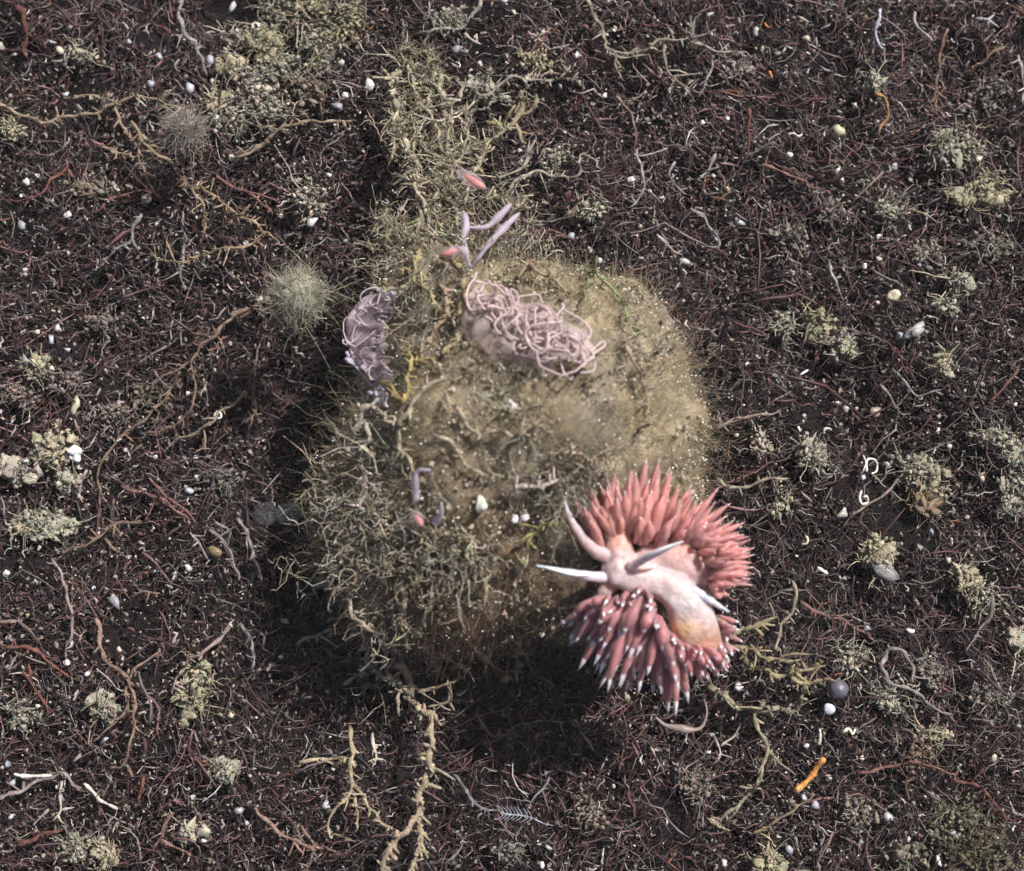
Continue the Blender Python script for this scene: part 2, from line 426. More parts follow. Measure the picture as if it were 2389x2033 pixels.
TAN, BRN, RED, GRY, PALE, OLV, YEL = (.235, .185, .115), (.17, .12, .08), (.12, .05, .037), (.21, .19, .165), (.33, .29, .225), (.20, .17, .085), (.27, .22, .08)
def twig(name, desc, cat, zm, lines, r_px, col, nub=6., lift=.1, lifts=None, nublen=.085, group=None, m=None, label=None):
    """lines: first the main stem, then its side branches, in survey coordinates"""
    px = [z1(zm, l) for l in lines]
    r0 = r_px/199.*1.12; col = tuple(np.array(col)*(np.array([1.62, 1.58, 1.74]) if name == 'hydroid_sprig' else np.array([1.36, 1.34, 1.52]))); r0 = r0*(1.08 if name == 'hydroid_sprig' else 1.); nub = nub*2.3; nublen = nublen*.62
    Ps = [spline(lay(l, lift, lifts=(lifts if i == 0 else None)), .045) for i, l in enumerate(px)]
    mid = px[0][len(px[0])//2]
    org = Ps[0][0].copy()
    if len(Ps) == 1:
        o = build(name, stem_parts(Ps[0], r0, col, nub, nublen), m or M_TWIG, org=org)
    else:
        o = root_of(org, name)
        for i, P in enumerate(Ps):
            build("stem" if i == 0 else "side_branch", stem_parts(P, r0*(1 if i == 0 else .8), col, nub, nublen), m or M_TWIG, o)
    if label: tag(o, label, cat, group)
    else: vague(o, desc, cat, mid, group)
    return o
T = lambda *a, **k: twig("twig", *a, **k)
S = lambda *a, **k: twig("hydroid_sprig", *a, **k)
K_, B_, W_ = "knobbly tan twig", "bare red-brown twig", "pale grey twig"

T(K_, "twig", 'tl', [[(-60, 620), (0, 640), (100, 680), (290, 740), (450, 700), (600, 670), (690, 640), (830, 580), (960, 600), (1050, 650), (1180, 700)], [(440, 600), (560, 580), (660, 600), (730, 625)]], 4.2, TAN, 9, .22, label="long knobbly tan twig running from the picture edge to the grey fuzzy ball")
T(K_, "twig", 'tl', [[(690, 650), (740, 740), (790, 830), (860, 990), (910, 1130), (890, 1200)]], 4.0, TAN, 12, .2)
T(K_, "twig", 'tl', [[(790, 740), (900, 890), (1010, 980), (1140, 1110), (1260, 1180), (1400, 1260), (1530, 1350), (1600, 1430)], [(1150, 1130), (1230, 1230), (1240, 1330), (1220, 1440)], [(1600, 1430), (1500, 1480), (1380, 1500), (1180, 1560), (1000, 1580), (920, 1530)]], 4.2, (.25, .19, .11), 13, .2, nublen=.1, label="spiny tan twig zigzagging below the grey fuzzy ball")
T(K_, "twig", 'tl', [[(1430, 960), (1560, 900), (1690, 780), (1800, 745), (1950, 740), (2120, 715)], [(1480, 750), (1590, 760), (1690, 780)]], 4.5, TAN, 6, .22)
T(W_, "twig", 'tl', [[(860, 1290), (820, 1380), (790, 1450), (700, 1500), (620, 1580)], [(790, 1450), (830, 1520)]], 4.0, GRY, 5, .18)
T(W_, "twig", 'tl', [[(1110, 1280), (1110, 1400), (1100, 1640), (1120, 1760)]], 3.6, GRY, 8, .15)
T(K_, "twig", 'tl', [[(590, 900), (700, 920), (840, 940)]], 4.4, TAN, 16, .18)
T("smooth grey-brown stalk", "stalk", 'tl', [[(1085, -40), (1100, 90), (1100, 170), (1180, 270), (1230, 370), (1250, 460)]], 6.0, GRY, 2, .2)
T(B_, "twig", 'tl', [[(110, 40), (130, 100), (150, 230), (170, 340)]], 7, RED, 3, .16)
T(B_, "twig", 'tl', [[(1300, 1060), (1460, 1150), (1540, 1210), (1650, 1280)]], 4, (.17, .09, .065), 3, .16)
T(B_, "twig", 'tl', [[(420, 1000), (320, 1080), (240, 1180), (0, 1220)]], 3.4, RED, 3, .14)
T(B_, "twig", 'tl', [[(560, 1290), (700, 1190), (880, 1160), (1060, 1120)]], 3.4, (.17, .085, .06), 4, .15)
T(B_, "twig", 'ml', [[(1620, 30), (1500, 110), (1370, 190), (1250, 290), (1170, 420), (1090, 460), (960, 520), (930, 600)], [(1150, 440), (1180, 520), (1160, 680), (1080, 790), (980, 850), (870, 860)], [(1090, 480), (1040, 600), (930, 710), (830, 810), (720, 890), (650, 980), (600, 1080), (600, 1310)]], 4.6, BRN, 7, .24, label="long branching brown twig running down from the pale fuzzy ball")
T(K_, "twig", 'ml', [[(1480, 610), (1360, 720), (1260, 810), (1100, 880), (1000, 960)], [(1230, 830), (1250, 900), (1240, 980)]], 4.4, (.21, .165, .11), 6, .2)
T(B_, "twig", 'ml', [[(730, 1180), (910, 1230), (1040, 1310), (1180, 1410)], [(900, 1130), (1050, 1270), (1180, 1400)]], 4.2, (.16, .085, .065), 5, .18)
T(B_, "twig", 'ml', [[(840, 1400), (680, 1420), (600, 1470), (520, 1530), (380, 1600)]], 4.4, BRN, 4, .16)
T(B_, "twig", 'ml', [[(620, 1500), (760, 1600)]], 3.6, BRN, 3, .16)
T(B_, "twig", 'ml', [[(860, 1590), (950, 1660), (1040, 1760)], [(680, 1260), (670, 1390)]], 3.4, (.15, .09, .07), 3, .15)
T(K_, "twig", 'ml', [[(1550, 400), (1520, 520), (1540, 700), (1490, 800)]], 3.8, BRN, 14, .2)
T(W_, "twig", 'ml', [[(1260, 1440), (1380, 1540), (1440, 1740)], [(1280, 1370), (1390, 1440), (1380, 1520)]], 4.0, (.19, .165, .14), 5, .2)
T(W_, "twig", 'ml', [[(1430, 1380), (1520, 1500), (1540, 1660), (1590, 1760)]], 4.0, (.22, .19, .155), 5, .24)
T(W_, "twig", 'ml', [[(1160, 1460), (1210, 1540), (1250, 1620)]], 3.6, GRY, 4, .2)
T(B_, "twig", 'ml', [[(310, 1620), (350, 1690), (390, 1760)]], 3.4, GRY, 4, .16)
T(K_, "twig", 'ml', [[(850, 930), (760, 1010)], ], 3.4, BRN, 6, .16)
T(W_, "twig", 'ml', [[(520, 1070), (490, 1180), (470, 1250)]], 3.8, PALE, 6, .16)
T(B_, "twig", 'bl', [[(580, 230), (610, 400), (660, 510), (760, 590), (770, 630), (820, 690), (820, 800), (780, 980), (760, 1110), (660, 1150)], [(770, 600), (830, 520), (970, 440)], [(770, 640), (760, 780), (690, 860), (560, 990)], [(770, 1120), (810, 1190)]], 4.4, (.205, .14, .095), 3, .22, label="forked bare brown twig standing clear in the lower left litter")
T(W_, "twig", 'bl', [[(1380, 290), (1280, 400), (1180, 460), (1110, 520), (1040, 680)]], 4.6, (.23, .18, .14), 4, .22)
T(W_, "twig", 'bl', [[(370, -20), (420, 120), (430, 260), (400, 490)]], 3.8, (.21, .17, .13), 5, .2)
T(W_, "twig", 'bl', [[(-30, 1320), (120, 1270), (330, 1190), (380, 1180), (480, 1240), (600, 1310)]], 4.6, (.22, .18, .145), 4, .2)
T(W_, "twig", 'bl', [[(360, 1220), (370, 1380), (330, 1460)], [(300, 1380), (190, 1480)], [(370, 1390), (440, 1385)]], 3.8, PALE, 3, .2)
T(B_, "twig", 'bl', [[(1530, 1380), (1660, 1500), (1880, 1620), (2030, 1640)], [(1830, 1480), (1870, 1570), (1890, 1620), (1850, 1800)]], 4.4, (.21, .14, .095), 8, .22)
T(B_, "twig", 'bl', [[(100, 1630), (250, 1540), (400, 1490)]], 5.4, RED, 3, .18)
T(B_, "twig", 'bl', [[(870, 1200), (850, 1370)]], 4.2, (.17, .07, .05), 3, .18)
T(B_, "twig", 'bl', [[(1050, 1420), (990, 1520), (930, 1620)], [(980, 1560), (1070, 1620), (1150, 1680)]], 4.4, (.18, .11, .08), 5, .2)
T(K_, "twig", 'bl', [[(1450, 270), (1520, 360), (1530, 460), (1510, 530)]], 4.0, GRY, 9, .2)
T(B_, "twig", 'bl', [[(0, 240), (100, 250), (180, 330), (250, 390)]], 4.0, (.18, .13, .1), 3, .18)
T(B_, "twig", 'bl', [[(30, 400), (200, 410), (300, 510), (420, 590)], [(130, 560), (250, 720)]], 4.0, (.15, .065, .045), 3, .18)
T(B_, "twig", 'bl', [[(170, 520), (210, 650), (290, 780), (340, 850)]], 3.6, RED, 2, .18)
T(B_, "twig", 'bl', [[(780, 110), (880, 75), (980, 70)]], 3.6, (.17, .115, .08), 4, .2)
T(B_, "twig", 'bl', [[(545, 700), (580, 800), (560, 920), (530, 1010)]], 3.0, (.16, .085, .06), 3, .2)
S("knobbly tan sprig", "hydroid", 'bc', [[(560, 240), (640, 330), (700, 470), (780, 600), (810, 720), (780, 860), (740, 980), (740, 1090), (680, 1180), (600, 1280), (540, 1430), (470, 1520)], [(740, 1100), (720, 1250), (700, 1400), (680, 1540)]], 7.4, (.25, .205, .13), 16, .3, lifts=[.3, .35, .4, .7, .8, .75, .65, .6, .5, .4, .35, .3], nublen=.095, label="thick knobbly tan stalk hanging from the mound to the bottom edge")
S("knobbly tan sprig", "hydroid", 'bc', [[(300, 620), (310, 850), (320, 960), (370, 1050), (460, 1160), (560, 1270)], [(320, 960), (270, 1080), (180, 1190), (170, 1300)], [(0, 830), (180, 830), (310, 820)], [(300, 980), (340, 1120), (360, 1250)]], 4.4, (.24, .2, .12), 10, .5)
S("knobbly tan sprig", "hydroid", 'bc', [[(440, 680), (450, 790), (430, 880)]], 3.6, PALE, 12, .5)
T(W_, "twig", 'bc', [[(920, 920), (1020, 1040), (1100, 1110), (1220, 1160)]], 3.8, (.17, .18, .155), 4, .3)
T(B_, "twig", 'bc', [[(1060, 540), (1130, 640), (1190, 690), (1330, 620), (1480, 590), (1600, 600)]], 2.6, (.19, .155, .12), 7, .25)
T(W_, "twig", 'bc', [[(1510, 930), (1420, 1060), (1370, 1130)]], 2.6, (.17, .15, .135), 3, .25)
S("knobbly tan sprig", "hydroid", 'bc', [[(1300, -20), (1290, 100), (1310, 200), (1330, 320)]], 5.0, (.24, .2, .125), 13, .3, nublen=.075)
S("forked tan sprig", "hydroid", 'bc', [[(700, 420), (820, 400), (900, 380), (990, 310)], [(900, 400), (900, 460), (840, 500), (760, 520)], [(900, 480), (930, 530)]], 3.8, (.22, .18, .115), 7, .5)
T(W_, "twig", 'mr', [[(200, 810), (400, 770), (520, 740), (600, 700)]], 4.2, (.22, .18, .135), 2, .3)
T(K_, "twig", 'mr', [[(210, 1140), (260, 1170), (380, 1180), (500, 1150), (650, 1130)]], 4.4, (.24, .215, .14), 6, .3)
T(B_, "twig", 'mr', [[(1320, 1140), (1200, 1240), (1080, 1330), (960, 1430)]], 3.0, (.19, .14, .105), 1, .2)
T(W_, "twig", 'mr', [[(1210, 560), (1320, 730), (1400, 750)]], 3.2, (.17, .145, .12), 3, .2)
T(W_, "twig", 'mr', [[(1270, 480), (1350, 550), (1430, 620), (1560, 600)]], 3.6, GRY, 2, .2)
T(B_, "twig", 'mr', [[(2060, 450), (1960, 570), (1870, 660)], ], 3.6, (.16, .075, .055), 4, .2)
T(B_, "twig", 'mr', [[(1420, 340), (1390, 440), (1360, 500), (1300, 330)]], 3.0, RED, 3, .2)
T(K_, "twig", 'br', [[(840, 0), (830, 160), (770, 270), (720, 390)]], 4.4, (.21, .175, .12), 5, .35)
S("olive forked sprig", "hydroid", 'br', [[(390, 190), (540, 290), (640, 250), (730, 200)], [(500, 360), (640, 400), (740, 420), (860, 430)], [(560, 430), (640, 480), (740, 520), (830, 490), (990, 450)], [(830, 520), (900, 550), (1020, 560)]], 6.4, (.2, .17, .095), 9, .7, nublen=.14, label="olive forked sprig sticking out behind the tail of the pink slug")
S("olive forked sprig", "hydroid", 'br', [[(370, 580), (480, 650), (560, 680), (640, 700), (740, 710), (860, 690), (900, 560)], [(640, 720), (640, 800), (680, 900), (660, 1060), (600, 1150), (500, 1240), (420, 1300), (375, 1285)], [(690, 920), (770, 990), (840, 1040)], [(660, 690), (690, 640)]], 5.4, (.2, .18, .115), 10, .45, nublen=.1, label="long branching olive sprig curving down below the pink slug")
T("smooth grey twig", "twig", 'br', [[(1340, 540), (1300, 470), (1340, 390), (1420, 360), (1460, 450), (1470, 570)], [(1310, 500), (1400, 570), (1500, 620), (1570, 670), (1690, 720)]], 5.4, (.22, .2, .16), 2, .3, label="smooth grey twig with a bent open loop at one end")
T(B_, "twig", 'br', [[(1180, 1050), (1300, 1010), (1480, 990), (1720, 1040)]], 3.4, (.16, .085, .06), 5, .2)
T(B_, "twig", 'br', [[(620, 1360), (740, 1290), (880, 1220), (940, 1150)]], 3.8, (.2, .155, .09), 4, .2)
T(K_, "twig", 'br', [[(870, 120), (1000, 190), (1130, 240), (1280, 320)]], 4.4, (.17, .1, .075), 10, .2)
T(W_, "twig", 'br', [[(1910, 80), (1890, 200), (1840, 260), (1770, 380)]], 3.6, GRY, 3, .2)
T(B_, "twig", 'br', [[(1680, 1060), (1860, 1140), (2000, 1290), (2100, 1340)]], 3.2, RED, 4, .2)
T(W_, "twig", 'br', [[(410, 860), (440, 930), (410, 990)], [(440, 890), (520, 830), (590, 750)]], 3.4, PALE, 3, .25)
T(W_, "twig", 'br', [[(1060, 1360), (1010, 1440), (940, 1520)], [(1080, 1370), (1200, 1430)]], 3.4, (.19, .13, .11), 5, .2)
T(B_, "twig", 'br', [[(60, 890), (110, 970), (145, 1050)]], 3.2, (.23, .18, .13), 5, .25)
# upper middle
S("olive sprig", "hydroid", 'tc', [[(1090, 530), (1080, 660), (1000, 770), (900, 840), (830, 980), (790, 1060)], [(1170, 560), (1170, 660), (1060, 700)], [(1050, 740), (1090, 850)], [(980, 780), (860, 730)]], 5.8, (.2, .175, .095), 6, .6, nublen=.09, label="forked olive sprig raised beside the tall tan growth above the mound")
T(K_, "twig", 'tc', [[(1160, 840), (1080, 1020), (980, 1060), (880, 1060)]], 4.0, (.25, .22, .15), 4, .5)
T(K_, "twig", 'tc', [[(980, 1170), (1080, 1080), (1180, 1040), (1340, 1070), (1420, 1060), (1440, 930), (1520, 960), (1530, 1030)]], 3.8, (.27, .24, .17), 7, .3)
T(K_, "twig", 'tc', [[(710, 610), (740, 520), (880, 580), (1000, 480), (1080, 470), (1300, 490), (1440, 490)], [(1080, 470), (1120, 540)], [(1300, 490), (1380, 400)]], 4.4, (.26, .235, .165), 10, .25)
T(K_, "twig", 'tc', [[(1470, -20), (1540, 130), (1590, 260), (1600, 310), (1780, 310), (1900, 260), (2073, 240)], [(1930, 260), (1950, 380), (2000, 480), (2090, 530)], [(1600, 340), (1720, 350), (1840, 320)], [(1650, 330), (1660, 420), (1690, 490)], [(1960, 180), (1990, 250)]], 4.6, (.23, .205, .14), 8, .25, label="grey-tan branching twig in the litter near the top edge")
T(W_, "twig", 'tr', [[(0, 240), (120, 280), (250, 310), (370, 310)], [(50, 230), (80, 130), (130, 70)], [(60, 240), (140, 210), (210, 185)], [(30, 240), (70, 170), (50, 90)], [(190, 330), (190, 420), (100, 580)], [(0, 520), (60, 590)]], 4.0, (.24, .215, .16), 4, .25)
T(W_, "twig", 'tc', [[(1120, 190), (1190, 230), (1290, 340)], [(1260, 310), (1370, 260)]], 3.8, (.25, .21, .16), 5, .2)
T(W_, "twig", 'tc', [[(730, 200), (850, 270)]], 4.2, PALE, 2, .2)
T(K_, "twig", 'tc', [[(830, 0), (790, 90), (700, 170), (560, 180), (470, 280)], [(560, 180), (520, 60), (510, 0)], [(700, 170), (640, 70)]], 4.2, (.24, .23, .17), 10, .2)
T(W_, "twig", 'tc', [[(1780, 900), (1810, 1060), (1800, 1180), (1740, 1250)]], 3.6, GRY, 6, .2)
T(W_, "twig", 'tc', [[(2000, 980), (1980, 1080), (2073, 1170)]], 3.4, GRY, 4, .2)
T(W_, "twig", 'tc', [[(1900, 1420), (1980, 1500), (2050, 1540)]], 3.6, PALE, 5, .2)
T(B_, "twig", 'tc', [[(1640, 580), (1740, 680), (1770, 780), (1760, 900)]], 3.2, (.19, .13, .1), 2, .2)
T(W_, "twig", 'tr', [[(1410, 80), (1440, 170), (1520, 250)]], 4.6, PALE, 1, .2)
T(W_, "twig", 'tr', [[(1200, 60), (1190, 240), (1230, 300)]], 4.6, (.36, .35, .36), 2, .2)
T(W_, "twig", 'tr', [[(1770, 100), (1880, 140), (1930, 170)]], 4.4, (.3, .29, .26), 6, .2)
T("orange-brown curved twig", "twig", 'tr', [[(1170, 555), (1220, 600), (1255, 700), (1190, 815)]], 4.4, (.32, .17, .07), 2, .2)
T(B_, "twig", 'tr', [[(1610, 180), (1560, 380), (1540, 480), (1545, 680)]], 4.2, (.18, .11, .07), 5, .2)
T(W_, "twig", 'tr', [[(2055, 330), (2062, 480), (2073, 640)]], 4.2, PALE, 4, .2)
T(B_, "twig", 'tr', [[(1960, 290), (1850, 350), (1740, 410)]], 4.0, (.23, .165, .09), 4, .2)
T(W_, "twig", 'tr', [[(210, 930), (160, 1030), (90, 1110)], [(150, 1050), (230, 1010)]], 3.8, (.27, .26, .23), 5, .2)
T(W_, "twig", 'tr', [[(50, 1260), (160, 1350), (240, 1470), (130, 1500)]], 3.8, GRY, 3, .2)
T(B_, "twig", 'tr', [[(1210, 1050), (1100, 1160), (1030, 1230)]], 3.2, (.2, .15, .11), 3, .2)
T(B_, "twig", 'tr', [[(490, 990), (660, 1070), (850, 1140), (920, 1190)]], 3.6, (.17, .09, .065), 5, .2)
T(W_, "twig", 'tr', [[(880, 1610), (940, 1700), (980, 1780)]], 4.0, (.24, .23, .2), 3, .2)
T(B_, "twig", 'tr', [[(420, 650), (400, 780), (420, 940)]], 3.4, RED, 3, .2)
T(B_, "twig", 'tr', [[(150, 1080), (140, 1170), (230, 1190), (300, 1160)]], 3.0, (.2, .12, .07), 3, .2)
# on the mound
S("tan twig-like sprig", "hydroid", 'eg', [[(720, 940), (800, 860), (880, 810)]], 5.2, (.26, .225, .15), 5, .14)
S("tan twig-like sprig", "hydroid", 'eg', [[(870, 910), (980, 1030), (1070, 1140), (1180, 1110), (1290, 1115)]], 5.0, (.27, .23, .15), 8, .14)
S("tan twig-like sprig", "hydroid", 'eg', [[(840, 1130), (940, 1200), (1000, 1280), (1110, 1350)], [(1110, 1220), (1180, 1340), (1330, 1360)]], 4.4, (.26, .225, .145), 6, .14)
S("yellowish forked sprig", "hydroid", 'eg', [[(540, 800), (600, 880), (660, 950), (690, 830), (700, 690), (640, 600)], [(700, 700), (760, 600)], [(700, 690), (850, 680)]], 4.8, YEL, 5, .2)
S("thin green strand", "hydroid", 'eg', [[(1440, 85), (1600, 130), (1750, 200), (1880, 330), (1950, 450), (2073, 580)], [(1750, 220), (1700, 420)]], 4.2, (.17, .185, .09), 10, .2)
S("thin dark curved strand", "hydroid", 'eg', [[(2090, 1065), (2030, 1100), (2000, 1185)]], 3.2, (.03, .022, .015), 0, .14)
S("pale forked sprig", "hydroid", 'eg', [[(380, 1110), (440, 1050), (520, 1010), (610, 1060)], [(480, 1060), (470, 1160), (430, 1240)]], 6.0, (.32, .28, .2), 10, .25)
S("tan twig-like sprig", "hydroid", 'lo', [[(1180, 750), (1040, 820), (980, 940), (950, 1080)], [(950, 1090), (800, 1020)]], 5.0, (.24, .205, .125), 10, .2)
S("tan twig-like sprig", "hydroid", 'lo', [[(1790, 870), (1700, 940), (1580, 1040), (1570, 1100)]], 4.0, (.2, .165, .1), 8, .25)
S("yellow-green forked sprig", "hydroid", 'lo', [[(1890, 330), (1680, 500), (1650, 560), (1660, 620)], [(1680, 500), (1560, 540)]], 4.6, (.25, .225, .09), 6, .25)
S("grey wisp", "hydroid", 'lo', [[(280, 770), (390, 740), (470, 660)]], 3.2, (.25, .22, .17), 6, .3)
S("grey wisp", "hydroid", 'lo', [[(110, 1220), (250, 1140), (430, 1080)]], 3.4, (.24, .23, .2), 6, .35)
S("tan twig-like sprig", "hydroid", 'lo', [[(430, 1470), (500, 1430), (590, 1400)]], 3.8, (.28, .25, .18), 6, .3)
S("pale tangled sprig", "hydroid", 'lo', [[(500, 1060), (570, 1200), (600, 1340), (790, 1460), (780, 1600), (820, 1680)], [(540, 1360), (600, 1340)], [(570, 1200), (520, 1240)], [(790, 1460), (900, 1560), (920, 1700), (880, 1764)]], 4.6, (.27, .245, .165), 13, .4)
S("pale tangled sprig", "hydroid", 'lo', [[(540, 840), (590, 950), (660, 1050), (640, 1150)], [(590, 950), (640, 960)]], 4.0, (.23, .2, .135), 10, .3)
S("pale tangled sprig", "hydroid", 'lo', [[(980, 1160), (1040, 1280), (1100, 1290), (1200, 1260), (1300, 1270)], [(1040, 1290), (1060, 1400)]], 3.4, (.25, .225, .165), 9, .3)
S("tan twig-like sprig", "hydroid", 'lo', [[(1320, 640), (1340, 780), (1340, 960)]], 4.4, (.23, .19, .11), 10, .2)
S("tan twig-like sprig", "hydroid", 'eg', [[(720, 280), (800, 230), (640, 260), (560, 290)]], 4.6, (.25, .225, .13), 5, .3)

for zm_, L_, r_, c_, l_ in [('eg', [[(860, 240), (900, 380), (840, 520), (760, 640), (720, 720)], [(900, 380), (960, 470)]], 5, TAN, .2), ('eg', [[(760, 60), (740, 200), (800, 330), (870, 420)], [(740, 200), (660, 160)]], 5.4, OLV, .3),
        ('eg', [[(900, 20), (960, 130), (1000, 260), (1000, 420), (960, 560), (900, 660)]], 6, OLV, .2), ('eg', [[(1380, 60), (1420, 160), (1500, 260), (1640, 330)], [(1420, 160), (1340, 230)]], 4.6, TAN, .2),
        ('eg', [[(1300, 1110), (1420, 1050), (1480, 960)], [(1420, 1050), (1500, 1120)]], 4.6, TAN, .16), ('eg', [[(1500, 1250), (1620, 1200), (1760, 1230), (1880, 1180)], [(1760, 1230), (1800, 1330)]], 4.4, TAN, .16),
        ('eg', [[(700, 960), (640, 1060), (660, 1200), (740, 1330)]], 5, (.26, .225, .14), .18), ('lo', [[(560, 60), (640, 160), (620, 280), (700, 380), (820, 420)], [(640, 160), (740, 150)]], 4.6, PALE, .2),
        ('lo', [[(980, 420), (1100, 460), (1220, 440), (1340, 500)], [(1100, 460), (1130, 560)]], 4.6, (.28, .25, .15), .2), ('lo', [[(420, 560), (520, 640), (560, 760), (520, 880)], [(520, 640), (620, 660)]], 4.4, TAN, .25),
        ('lo', [[(760, 640), (860, 720), (880, 860), (820, 980), (840, 1120)], [(860, 720), (960, 700)]], 4.4, (.25, .21, .13), .22), ('lo', [[(360, 900), (460, 960), (520, 1060)]], 4, TAN, .3),
        ('lo', [[(640, 1150), (720, 1260), (700, 1380), (780, 1480)], [(720, 1260), (820, 1240)]], 4.6, PALE, .4), ('eg', [[(1950, 620), (2010, 760), (2060, 900), (2050, 1020)], [(2010, 760), (2100, 720)]], 4, TAN, .22),
        ('eg', [[(1560, 640), (1680, 720), (1760, 830)]], 3.6, OLV, .16), ('lo', [[(1560, 160), (1700, 100), (1830, 110)], [(1700, 100), (1740, 200)]], 4.6, PALE, .18)]:
    S("draped olive-tan branch", "hydroid", zm_, L_, r_, c_, 9, l_, nublen=.1)

# tangles of fine branchlets growing all over the mound and its foot: too many to count
def bush(centres, n, spread, ln, rad, cols, depth=2):
    parts = []
    for (c, nor) in centres:
        c = np.asarray(c); nor = np.asarray(nor)
        base = c + rng.normal(0, spread, (n, 3))*[1, 1, .35]
        d = nor + .75*rng.normal(size=(n, 3)); d /= np.linalg.norm(d, axis=1)[:, None]
        L = ln*np.exp(rng.normal(0, .4, n))
        lvl = [(base, d, L, rad)]
        for k in range(depth):
            b, dd, l, r = lvl[-1]
            m = len(b); t = np.linspace(0, 1, 5)[None, :, None]
            bend = rng.normal(0, .65, (m, 1, 3))
            P = b[:, None] + dd[:, None]*t*l[:, None, None] + bend*t**2*l[:, None, None] + rng.normal(0, .085, (m, 5, 3))*l[:, None, None]
            col = np.array(cols)[rng.integers(0, len(cols), m)]
            parts.append(tubes(P, r*np.array([1, .95, .85, .75, .5])[None]*rng.uniform(.7, 1.3, (m, 1)), jitc(col, m), 3))
            q = rng.integers(1, 5, (m, 2)); ib = np.repeat(np.arange(m), 2)
            nb = P[ib, q.ravel()]; nd = dd[ib] + .9*rng.normal(size=(2*m, 3)); nd /= np.linalg.norm(nd, axis=1)[:, None]
            lvl.append((nb, nd, l[ib]*.5, r*.75))
    return parts
cent = []
for zx, zy, k in [('eg', (600, 120), 1), ('eg', (1300, 120), 2), ('eg', (1150, 60), 1), ('eg', (1500, 180), 1), ('lo', (520, 250), 2), ('lo', (760, 260), 2), ('lo', (900, 480), 2), ('lo', (1150, 520), 2), ('lo', (1400, 500), 2),
                  ('lo', (700, 480), 2), ('lo', (560, 520), 1), ('lo', (1750, 120), 2), ('lo', (1850, 200), 1), ('lo', (780, 950), 1), ('lo', (850, 1200), 1), ('lo', (700, 1250), 1), ('eg', (1150, 850), 1), ('eg', (1350, 980), 1),
                  ('eg', (1700, 1250), 1), ('eg', (1950, 700), 1), ('eg', (1650, 1380), 1), ('eg', (450, 1280), 1), ('eg', (250, 1420), 1), ('eg', (900, 300), 1), ('eg', (760, 450), 1), ('lo', (300, 620), 1), ('lo', (930, 780), 1)]:
    (x, y), = z1(zx, [zy])
    q = hit(x, y, .05); loc, nor, i, dd_ = bvh.find_nearest(Vector(q))
    for _ in range(k): cent.append((q + rng.normal(0, .1, 3)*[1, 1, .2], np.array(nor)))
pts = bush(cent, 34, .17, .16, .0085, [(.48, .43, .33), (.42, .37, .27), (.56, .52, .43), (.34, .28, .19)], 2)
o = build("branchlets", pts, M_TWIG, mound); o["kind"] = "stuff"
# patchy film of silt and slime over the fuzz
M_FILM = mat("silt film", .7, .2, .2, 6., transl=.35, alpha=.5)
nt = M_FILM.node_tree; nz_ = nt.nodes.new("ShaderNodeTexNoise"); nz_.inputs["Scale"].default_value = 2.6; nz_.inputs["Detail"].default_value = 6
tc_ = nt.nodes.new("ShaderNodeTexCoord"); nt.links.new(tc_.outputs["Object"], nz_.inputs["Vector"])
mr_ = nt.nodes.new("ShaderNodeMapRange"); mr_.inputs[1].default_value = .40; mr_.inputs[2].default_value = .66; mr_.inputs[3].default_value = .05; mr_.inputs[4].default_value = .62
nt.links.new(nz_.outputs["Fac"], mr_.inputs[0])
ms_ = [n for n in nt.nodes if n.type == 'MIX_SHADER'][-1]; nt.links.new(mr_.outputs[0], ms_.inputs[0])
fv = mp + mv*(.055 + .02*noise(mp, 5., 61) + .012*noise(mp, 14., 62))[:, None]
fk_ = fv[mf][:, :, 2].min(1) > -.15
build("silt_film", [(fv, [mf[fk_]], np.clip(mound_col(fv)*1.25, 0, .7))], M_FILM, mound)

